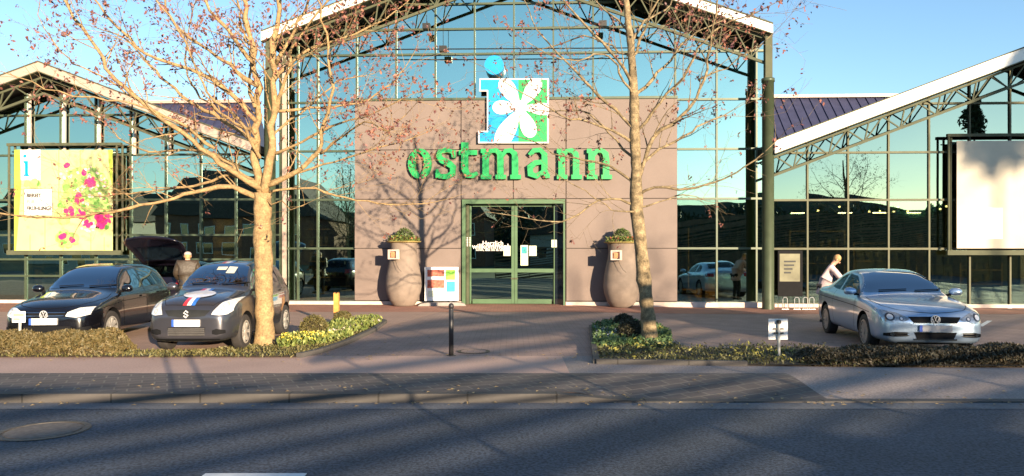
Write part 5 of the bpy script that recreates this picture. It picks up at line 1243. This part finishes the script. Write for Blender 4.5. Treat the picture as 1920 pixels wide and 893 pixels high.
# estate car with its tailgate up, behind the black hatchback: its rear faces the camera
hatch = dict(golf); hatch['L'] = 4.3
oc, pf, _ = car('dark violet hatchback with raised open tailgate behind the black hatchback', 'car', hatch, M['paint_violet'], (-8.62 + 4.2 * math.sin(R(187)) * -1 * 0 - .0, 22.0, 0), R(180 - 2)); oc.scale = (.92,) * 3
tg = empty('tailgate', (0, 3.55, 1.46)); tg.parent = oc
m = MB(); NX, NY = 14, 8; vt = []
for sgn in (0, 1):
    for j in range(NY + 1):
        for i in range(NX + 1):
            a = -1 + 2 * i / NX; t = j / NY; wv = .80 - .14 * (1 - t) ** 2 * 1.0 - (.12 * max(0, t - .8) / .2) ** 1.0 * abs(a) ** 3
            x = a * wv; y = t * .95 + .10 * math.sin(math.pi * t) * .3; z = .58 * t + .16 * math.sin(math.pi * t * .75) - .10 * a * a * (.4 + .6 * t) - sgn * .05
            vt.append((x, y, z))
nv = (NX + 1) * (NY + 1); ff = []
for j in range(NY):
    for i in range(NX):
        q = [j * (NX + 1) + i, j * (NX + 1) + i + 1, (j + 1) * (NX + 1) + i + 1, (j + 1) * (NX + 1) + i]; ff += [tuple(q), tuple(nv + k for k in q[::-1])]
edge = [i for i in range(NX + 1)] + [j * (NX + 1) + NX for j in range(1, NY + 1)] + [NY * (NX + 1) + i for i in range(NX - 1, -1, -1)] + [j * (NX + 1) for j in range(NY - 1, 0, -1)]
for a, b in zip(edge, edge[1:] + edge[:1]): ff.append((a, a + nv, b + nv, b))
m.add(vt, ff); m.build('tailgate_shell', M['paint_violet'], tg, True)
m = MB(); vt2 = [(v[0] * .78, v[1] * .55 + .1, v[2] - .012 + (0.58 * .1 * 0)) for v in vt[nv:]]
vt2 = []
for j in range(5):
    for i in range(9):
        a = -1 + i / 4; t = .12 + .42 * j / 4; x = a * .56; y = t * .95 + .03 * math.sin(math.pi * t); z = .58 * t + .16 * math.sin(math.pi * t * .75) - .10 * (a * .75) ** 2 * (.4 + .6 * t) - .056; vt2.append((x, y, z))
m.add(vt2, [(j * 9 + i, j * 9 + i + 1, (j + 1) * 9 + i + 1, (j + 1) * 9 + i) for j in range(4) for i in range(8)]); m.build('tailgate_glass', M['glass_car'], tg, True)
m = MB(); 
for s_ in (-1, 1): m.tube([(s_ * .62, .05, -.3), (s_ * .66, .55, .30)], [.012, .012], 6)
m.build('gas_struts', M['dark_steel'], tg)
# ------------------------------------------------------------------ people
def skin(name, joints, edges, mt, parent, sub=2, root=0):
    me = bpy.data.meshes.new(name); me.from_pydata([j[:3] for j in joints], edges, []); o = bpy.data.objects.new(name, me); col.objects.link(o)
    sk = o.modifiers.new('k', 'SKIN'); sk.use_smooth_shade = True
    ly = me.skin_vertices[0].data if me.skin_vertices else None
    if ly is None:
        bm = bmesh.new(); bm.from_mesh(me); bm.verts.layers.skin.verify(); bm.to_mesh(me); bm.free(); ly = me.skin_vertices[0].data
    for i, j in enumerate(joints):
        r = j[3]; ly[i].radius = (r, j[4] if len(j) > 4 else r); ly[i].use_root = (i == root)
    sb = o.modifiers.new('s', 'SUBSURF'); sb.levels = sub; sb.render_levels = sub
    bpy.context.view_layer.update(); m2 = bpy.data.meshes.new_from_object(o.evaluated_get(bpy.context.evaluated_depsgraph_get()))
    bpy.data.objects.remove(o); m2.materials.clear(); m2.materials.append(mt); o = bpy.data.objects.new(name, m2); col.objects.link(o); o.parent = parent
    m2.polygons.foreach_set('use_smooth', [True] * len(m2.polygons)); return o
def figure(loc, rz, label, J, coatJ, mats, hair, extra=None, seed=0):
    """J: dict of joints; faces -y"""
    o = empty('person', loc, rz); tag(o, label, 'person'); o.scale = (.95,) * 3
    names = ['pelvis', 'belly', 'chest', 'neck', 'head0', 'head1', 'shL', 'elL', 'wrL', 'paL', 'shR', 'elR', 'wrR', 'paR', 'hipL', 'knL', 'anL', 'toL', 'hipR', 'knR', 'anR', 'toR']
    rad = dict(pelvis=(.13, .11), belly=(.12, .10), chest=(.14, .105), neck=.052, head0=(.068, .08), head1=(.075, .09), shL=.06, elL=.042, wrL=.028, paL=(.038, .022), shR=.06, elR=.042, wrR=.028, paR=(.038, .022), hipL=.085, knL=.058, anL=.04, toL=(.042, .03), hipR=.085, knR=.058, anR=.04, toR=(.042, .03))
    E = [('pelvis', 'belly'), ('belly', 'chest'), ('chest', 'neck'), ('neck', 'head0'), ('head0', 'head1'), ('chest', 'shL'), ('shL', 'elL'), ('elL', 'wrL'), ('wrL', 'paL'), ('chest', 'shR'), ('shR', 'elR'), ('elR', 'wrR'), ('wrR', 'paR'), ('pelvis', 'hipL'), ('hipL', 'knL'), ('knL', 'anL'), ('anL', 'toL'), ('pelvis', 'hipR'), ('hipR', 'knR'), ('knR', 'anR'), ('anR', 'toR')]
    js = []
    for n_ in names:
        r = rad[n_]; r = r if isinstance(r, tuple) else (r, r); js.append((*J[n_], *r))
    # fingers: five short chains rooted in each palm
    ed = [(names.index(a), names.index(b)) for a, b in E]
    for s_ in ('L', 'R'):
        p, q = Vector(J['pa' + s_]), Vector(J['wr' + s_]); d = (p - q).normalized(); sd_ = d.cross(Vector((0, 1, .3))).normalized(); dn = d.cross(sd_).normalized()
        for k, (off, ln) in enumerate(((-.030, .060), (-.010, .072), (.010, .068), (.028, .052))):
            a = p + sd_ * off + d * .03; b = a + d * ln * .55 + dn * .008; c = b + d * ln * .35 + dn * .022; i = len(js)
            js += [(*a, .010, .010), (*b, .009, .009), (*c, .007, .007)]; ed += [(names.index('pa' + s_), i), (i, i + 1), (i + 1, i + 2)]
        a = p - sd_ * .040 - d * .01; b = a - sd_ * .02 + d * .035; i = len(js); js += [(*a, .012, .012), (*b, .009, .009)]; ed += [(names.index('pa' + s_), i), (i, i + 1)]
    skin('body', js, ed, mats['skin'], o)
    # trousers, coat as clothing
    T = [(*J['pelvis'], .145, .125), (*J['hipL'], .10, .10), (*J['knL'], .072, .072), (J['anL'][0], J['anL'][1], J['anL'][2] + .02, .06, .06), (*J['hipR'], .10, .10), (*J['knR'], .072, .072), (J['anR'][0], J['anR'][1], J['anR'][2] + .02, .06, .06)]
    skin('trousers', T, [(0, 1), (1, 2), (2, 3), (0, 4), (4, 5), (5, 6)], mats['trousers'], o)
    c, ce = coatJ(J); skin('coat', c, ce, mats['coat'], o)
    for s_ in ('L', 'R'):
        a, t = Vector(J['an' + s_]), Vector(J['to' + s_]); d = (t - a); d.z = 0; d = d.normalized()
        skin('shoe', [(a.x - d.x * .05, a.y - d.y * .05, .045, .045, .045), (a.x + d.x * .06, a.y + d.y * .06, .045, .05, .045), (a.x + d.x * .19, a.y + d.y * .19, .03, .042, .03)], [(0, 1), (1, 2)], mats['shoe'], o, 1)
    hd = Vector(J['head1']); ax = (hd - Vector(J['head0'])).normalized(); 
    f = Vector(J.get('face', (0, -1, 0))).normalized(); rt = f.cross(ax).normalized()
    c = (hd + Vector(J['head0'])) / 2 + ax * .015
    def blob(name, cen, rx, ry, rz_, mt, cut=None):
        m = MB(); base = 0
        n1, n2 = 14, 10; vv = []
        for j in range(n2 + 1):
            ph = math.pi * j / n2
            for i in range(n1):
                th = 2 * math.pi * i / n1; lx, ly, lz = math.sin(ph) * math.cos(th) * rx, math.sin(ph) * math.sin(th) * ry, math.cos(ph) * rz_
                vv.append(cen + rt * lx + f * ly + ax * lz)
        m.add(vv, [(j * n1 + i, j * n1 + (i + 1) % n1, (j + 1) * n1 + (i + 1) % n1, (j + 1) * n1 + i) for j in range(n2) for i in range(n1)]); return m.build(name, mt, o, True)
    hair(blob, c, f, ax, rt)
    for s_ in (-1, 1):
        blob('eye', c + f * .083 + rt * s_ * .03 - ax * .0, .012, .008, .008, M['black']); blob('ear', c + rt * s_ * .078 - ax * .01, .012, .02, .03, mats['skin'])
    blob('nose', c + f * .092 - ax * .022, .012, .018, .022, mats['skin']); blob('mouth', c + f * .085 - ax * .058, .024, .006, .006, mats['lips'])
    return o
M['skin'] = mat('skin', (.55, .30, .20), .6, var=.05); M['lips'] = mat('lips', (.40, .12, .10), .5)
M['coat_pink'] = mat('coat_pink', (.62, .47, .45), .85, var=.08, scale=8, bump=.3, bscale=12); M['trouser_dark'] = mat('trouser_dark', (.02, .02, .025), .8); M['hair_fair'] = mat('hair_fair', (.45, .26, .11), .7, var=.3, scale=40)
M['jacket_brown'] = mat('jacket_brown', (.04, .027, .016), .55, var=.15, scale=5, bump=.5, bscale=14); M['cap'] = mat('cap', (.50, .38, .34), .8, var=.1); M['shoe'] = mat('shoe', (.03, .025, .02), .6)
# woman leaning over the rear of the silver car: faces right (+x), seen from her left... built facing -y then turned
J1 = dict(pelvis=(0, .10, .93), belly=(0, .02, 1.08), chest=(0, -.08, 1.34), neck=(0, -.14, 1.48), head0=(0, -.20, 1.54), head1=(0, -.26, 1.62), face=(0, -.75, -.65),
    shL=(.17, -.10, 1.40), elL=(.20, -.36, 1.10), wrL=(.16, -.58, 1.08), paL=(.15, -.66, 1.09), shR=(-.17, -.10, 1.40), elR=(-.22, -.34, 1.09), wrR=(-.12, -.56, 1.04), paR=(-.11, -.64, 1.05),
    hipL=(.09, .10, .88), knL=(.10, .04, .48), anL=(.10, .10, .08), toL=(.12, -.04, .03), hipR=(-.09, .10, .88), knR=(-.10, .06, .48), anR=(-.11, .13, .08), toR=(-.12, -.01, .03))
def coat_long(J):
    c = [(*J['pelvis'], .20, .165), (J['pelvis'][0], J['pelvis'][1] + .02, .68, .22, .185), (*J['belly'], .165, .14), (*J['chest'], .175, .145), (J['neck'][0], J['neck'][1] + .02, J['neck'][2] - .04, .085, .08)]
    e = [(0, 1), (0, 2), (2, 3), (3, 4)]
    for s_ in 'LR':
        i = len(c); c += [(*J['sh' + s_], .082, .082), (*J['el' + s_], .066, .066), (*J['wr' + s_], .050, .050)]; e += [(3, i), (i, i + 1), (i + 1, i + 2)]
    return c, e
def hair_bob(blob, c, f, ax, rt):
    blob('hair', c - f * .018 + ax * .028, .088, .098, .098, M['hair_fair'])
def hair_cap(blob, c, f, ax, rt):
    blob('hair', c - f * .022 - ax * .01, .080, .088, .085, M['hair_fair']); blob('cap', c - f * .0 + ax * .045, .090, .105, .070, M['cap']); blob('cap_peak', c + f * .13 + ax * .03, .06, .06, .012, M['cap'])
figure((7.62, 17.9, G(7.2, 17.3)), R(68), 'person in a pale pink coat leaning over the tail of the silver car', J1, coat_long, dict(skin=M['skin'], trousers=M['trouser_dark'], coat=M['coat_pink'], shoe=M['shoe'], lips=M['lips']), hair_bob)
J2 = dict(pelvis=(0, .0, .95), belly=(0, -.01, 1.10), chest=(0, 0, 1.32), neck=(0, -.02, 1.45), head0=(0, -.06, 1.52), head1=(0, -.08, 1.60), face=(0, -1, -.15),
    shL=(.20, 0, 1.40), elL=(.27, -.03, 1.13), wrL=(.22, -.22, .98), paL=(.21, -.29, .95), shR=(-.20, 0, 1.40), elR=(-.27, -.03, 1.13), wrR=(-.22, -.22, .98), paR=(-.21, -.29, .95),
    hipL=(.10, 0, .90), knL=(.11, -.02, .49), anL=(.12, .03, .08), toL=(.14, -.12, .03), hipR=(-.10, 0, .90), knR=(-.11, -.02, .49), anR=(-.12, .03, .08), toR=(-.14, -.12, .03))
def jacket(J):
    c = [(*J['pelvis'], .205, .165), (J['pelvis'][0], J['pelvis'][1], .86, .205, .165), (*J['belly'], .21, .175), (*J['chest'], .22, .175), (J['neck'][0], J['neck'][1], J['neck'][2] - .0, .12, .11)]
    e = [(0, 1), (0, 2), (2, 3), (3, 4)]
    for s_ in 'LR':
        i = len(c); c += [(*J['sh' + s_], .105, .105), (*J['el' + s_], .082, .082), (*J['wr' + s_], .06, .06)]; e += [(3, i), (i, i + 1), (i + 1, i + 2)]
    return c, e
figure((-7.72, 17.6, 0), R(180 + 20), 'person in cap and brown padded jacket seen from behind beside the open tailgate', J2, jacket, dict(skin=M['skin'], trousers=M['trouser_dark'], coat=M['jacket_brown'], shoe=M['shoe'], lips=M['lips']), hair_cap)
# ------------------------------------------------------------------ across the road, behind the camera (seen in the glass, with a screen added to cast the long shade)
M['fence_wood'] = mat('fence_wood', (.16, .11, .07), .85, var=.25, scale=3); M['brick'] = mat('brick', (.20, .09, .06), .85, var=.2, scale=3); M['tile_dark'] = mat('tile_dark', (.06, .045, .04), .7, var=.2, scale=4)
M['render_pale'] = mat('render_pale', (.45, .42, .38), .8, var=.1); M['ever'] = leafmat('ever', (.02, .035, .015), (.05, .06, .025))
YF = -1.8  # unseen screen added behind the camera; its gaps shape shade and light streaks
o = empty('timber_screen', (0, YF, -.3)); tag(o, 'tall timber board screen across the road casting the long shade', 'fence')
def ftop(x): return float(np.interp(x, [-3.2, 2.8, 3.6, 6.2, 9.0, 10.2, 34], [1.85, 1.92, 2.34, 3.08, 3.66, 3.85, 3.90]))
SL = .118; m = MB(); 
def clipped_board(z_at0, hgt):
    # board follows z = z_at0 + SL*x ; clipped below the screen's top and above the ground
    xs_ = np.linspace(-3.2, 34, 125); run = []
    for x in xs_:
        zb_ = z_at0 + SL * x; zt_ = min(zb_ + hgt, ftop(x)); zb2 = max(zb_, -.2)
        ok = zt_ - zb2 > .006
        if ok: run.append((x, zb2, zt_))
        if (not ok or x == xs_[-1]) and len(run) > 1:
            for a, b in zip(run[:-1], run[1:]):
                m.add([(a[0], -.012, a[1]), (b[0], -.012, b[1]), (b[0], -.012, b[2]), (a[0], -.012, a[2]), (a[0], .012, a[1]), (b[0], .012, b[1]), (b[0], .012, b[2]), (a[0], .012, a[2])], [(0, 1, 2, 3), (7, 6, 5, 4), (0, 4, 5, 1), (3, 2, 6, 7)])
        if not ok: run = []
rb = random.Random(4)
z = -4.6
while z < 4.2:
    zz_mid = z + SL * 4
    per, gap = (rb.choice((.141, .141, .2)), .075) if zz_mid < 1.7 else (rb.choice((.22, .3, .4)), .095)
    clipped_board(z, per - gap * rb.uniform(.7, 1.2)); z += per
bd = m.build('boards', M['fence_wood'], o); bd.location = (0, 0, .3)
m = MB(); m.box(6.4, 34, -.05, -.02, 0, 1.75); m.build('solid_base_panel', M['fence_wood'], o)
for x in (-3.2, -1, 1.35, 1.72, 4, 6.5, 9, 11.5, 14, 16.5, 19, 21.5, 24, 26.5, 29, 31.5, 34):  # the close pair of short uprights is added for two bar shadows
    m = MB(); t = 2.4 if x in (1.35, 1.72) else ftop(x); m.box(x - .022, x + .022, .014, .06, 0 if x not in (1.35, 1.72) else 2.08, t + .3 - (.0 if x in (1.35, 1.72) else .02)); m.build('post', M['fence_wood'], o)
def house(x, y, w_, d_, he, hr, wall, label):
    o = empty('brick_house', (x, y, -.3)); tag(o, label, 'house'); m = MB(); m.box(-w_ / 2, w_ / 2, -d_ / 2, d_ / 2, 0, he); m.build('wall', wall, o)
    m = MB(); m.prism([(-w_ / 2 - .5, he), (w_ / 2 + .5, he), (w_ * .32, hr), (-w_ * .32, hr)], -d_ / 2 - .4, d_ / 2 + .4); m.build('roof', M['tile_dark'], o)
    k = -w_ / 2 + 1.2
    while k < w_ / 2 - 1.5:
        for zz in ((1.1,) if he < 4.5 else (1.1, 3.9)):
            m = MB(); m.box(k, k + 1.2, d_ / 2 - .02, d_ / 2 + .04, zz, zz + 1.3); wn = m.build('window', M['glass_car'], o); m = MB()
            m.box(k - .08, k, d_ / 2, d_ / 2 + .07, zz - .08, zz + 1.38); m.box(k + 1.2, k + 1.28, d_ / 2, d_ / 2 + .07, zz - .08, zz + 1.38); m.box(k, k + 1.2, d_ / 2, d_ / 2 + .07, zz + 1.3, zz + 1.38); m.box(k, k + 1.2, d_ / 2, d_ / 2 + .07, zz - .08, zz); m.build('frame', M['white'], wn)
        k += 2.6
house(-38, -44, 20, 10, 6.2, 10.6, M['brick'], 'wide red-brick house mirrored in the left hall glass')
house(-16, -48, 14, 10, 6.0, 10.0, M['brick'], 'red-brick house mirrored in the glass left of the entrance')
house(2, -62, 13, 10, 4.2, 8.2, M['render_pale'], 'pale rendered house mirrored in the entrance glass')
house(-66, -52, 18, 10, 6, 10.5, M['render_pale'], 'pale house across the road at the far left')
def copy_thing(src, loc, rz, sc, label, group):
    c = src.copy(); col.objects.link(c); c.location = loc; c.rotation_euler = (0, 0, rz); c.scale = (sc,) * 3; c['label'] = label; c['group'] = group
    for ch in list(src.children):
        d = ch.copy(); col.objects.link(d); d.parent = c
    return c
GB = 'bare street trees across the road'
for (tx, ty, rz_, sc_, src_, lb) in ((26.5, -25, 1.0, 1.45, T2, 'bare street tree across the road mirrored in the right hall glass'), (-22, -30, 2.2, 1.35, T1, 'bare street tree across the road mirrored in the left hall glass'), (46, -34, 4.0, 1.5, T2, 'bare street tree farthest right across the road'), (5.0, -40, .3, 1.2, T2, 'bare street tree mirrored in the entrance door glass')):
    copy_thing(src_, (tx, ty, -.3), rz_, sc_, lb, GB)
def far_tree(x, y, h_, r, seed, label, g0=-.3, cz=None, ch=None):
    o = empty('evergreen_tree', (x, y, g0)); tag(o, label, 'tree', 'trees beyond the houses across the road'); rn = random.Random(seed)
    m = MB(); m.tube([(0, 0, 0), (0, 0, h_ * .5), (.1, 0, h_ * .85)], [.22, .16, .05], 8); m.build('trunk', M['bark_dark'], o)
    m = MB(); pts = []
    for k in range(620 if cz is None else 1600):
        v = Vector((rn.gauss(0, 1), rn.gauss(0, 1), rn.gauss(0, 1))).normalized() * (rn.uniform(.45, 1) ** .5 if cz is None else rn.uniform(0, 1) ** .55 * rn.uniform(.8, 1.1)); v = Vector((v.x * (1 - .8 * v.z), v.y * (1 - .8 * v.z), v.z)) if cz is not None else v; pts.append((v.x * r, v.y * r * .8, (cz or h_ * .52) + v.z * (ch or h_ * .47)))
    cards(m, pts, .62 if cz is None else .34, rn); m.build('crown', M['ever'], o)
far_tree(40.2, -30, 17.3, 1.0, 77, 'tall slender evergreen standing alone across the road on the right', cz=15.2, ch=2.0)  # added to break up the sun mirrored in the right hall glass
rn = random.Random(8); x = -95; k = 0
while x < 110:
    hh = rn.uniform(8.6, 10.6) if 5 < x < 75 else rn.uniform(9, 15); rr_ = rn.uniform(3.2, 4.6)
    far_tree(x, -84 + rn.uniform(-4, 4), hh, rr_, 100 + k, 'dark evergreen tree in the row beyond the houses across the road'); x += rr_ * rn.uniform(1.0, 1.35); k += 1

m = MB(); xs_ = np.linspace(-260, 260, 131); prof = [(float(x), 10.2 + 1.2 * math.sin(x * .045) + .7 * math.sin(x * .16 + 1) if -5 < x < 90 else 12.5 + 2.0 * math.sin(x * .05)) for x in xs_]
vv = []
for x, h_ in prof: vv += [(x, -92, -.3), (x, -96, h_ * .75), (x, -104, h_), (x, -130, h_ * 1.02), (x, -150, -.3)]
m.add(vv, [(i * 5 + k, (i + 1) * 5 + k, (i + 1) * 5 + k + 1, i * 5 + k + 1) for i in range(130) for k in range(4)])
M['hill'] = mat('hill', (.035, .04, .02), .95, var=.6, scale=.15)
tag(m.build('wooded_hill', M['hill']), kind='structure')

rnd = random.Random(31); m = MB()
pts = []
for k in range(520):
    x = rnd.uniform(-9, 11); y = rnd.choice((rnd.gauss(11.1, .25), rnd.gauss(8.55, .15), rnd.uniform(8.6, 20), rnd.gauss(8.2, .06)))
    pts.append((x, y, (G(x, y) if y > 8.3 else -.10) + .016))
for p in pts:
    a = rnd.random() * 6.28; q = rnd.uniform(.018, .035); c_, s_ = math.cos(a) * q, math.sin(a) * q
    m.add([(p[0] + c_, p[1] + s_, p[2]), (p[0] - s_ * .6, p[1] + c_ * .6, p[2] + .008), (p[0] - c_, p[1] - s_, p[2] + .002), (p[0] + s_ * .6, p[1] - c_ * .6, p[2] + .010)], [(0, 1, 2, 3)])
tag(m.build('fallen_leaves', M['dry']), kind='stuff')
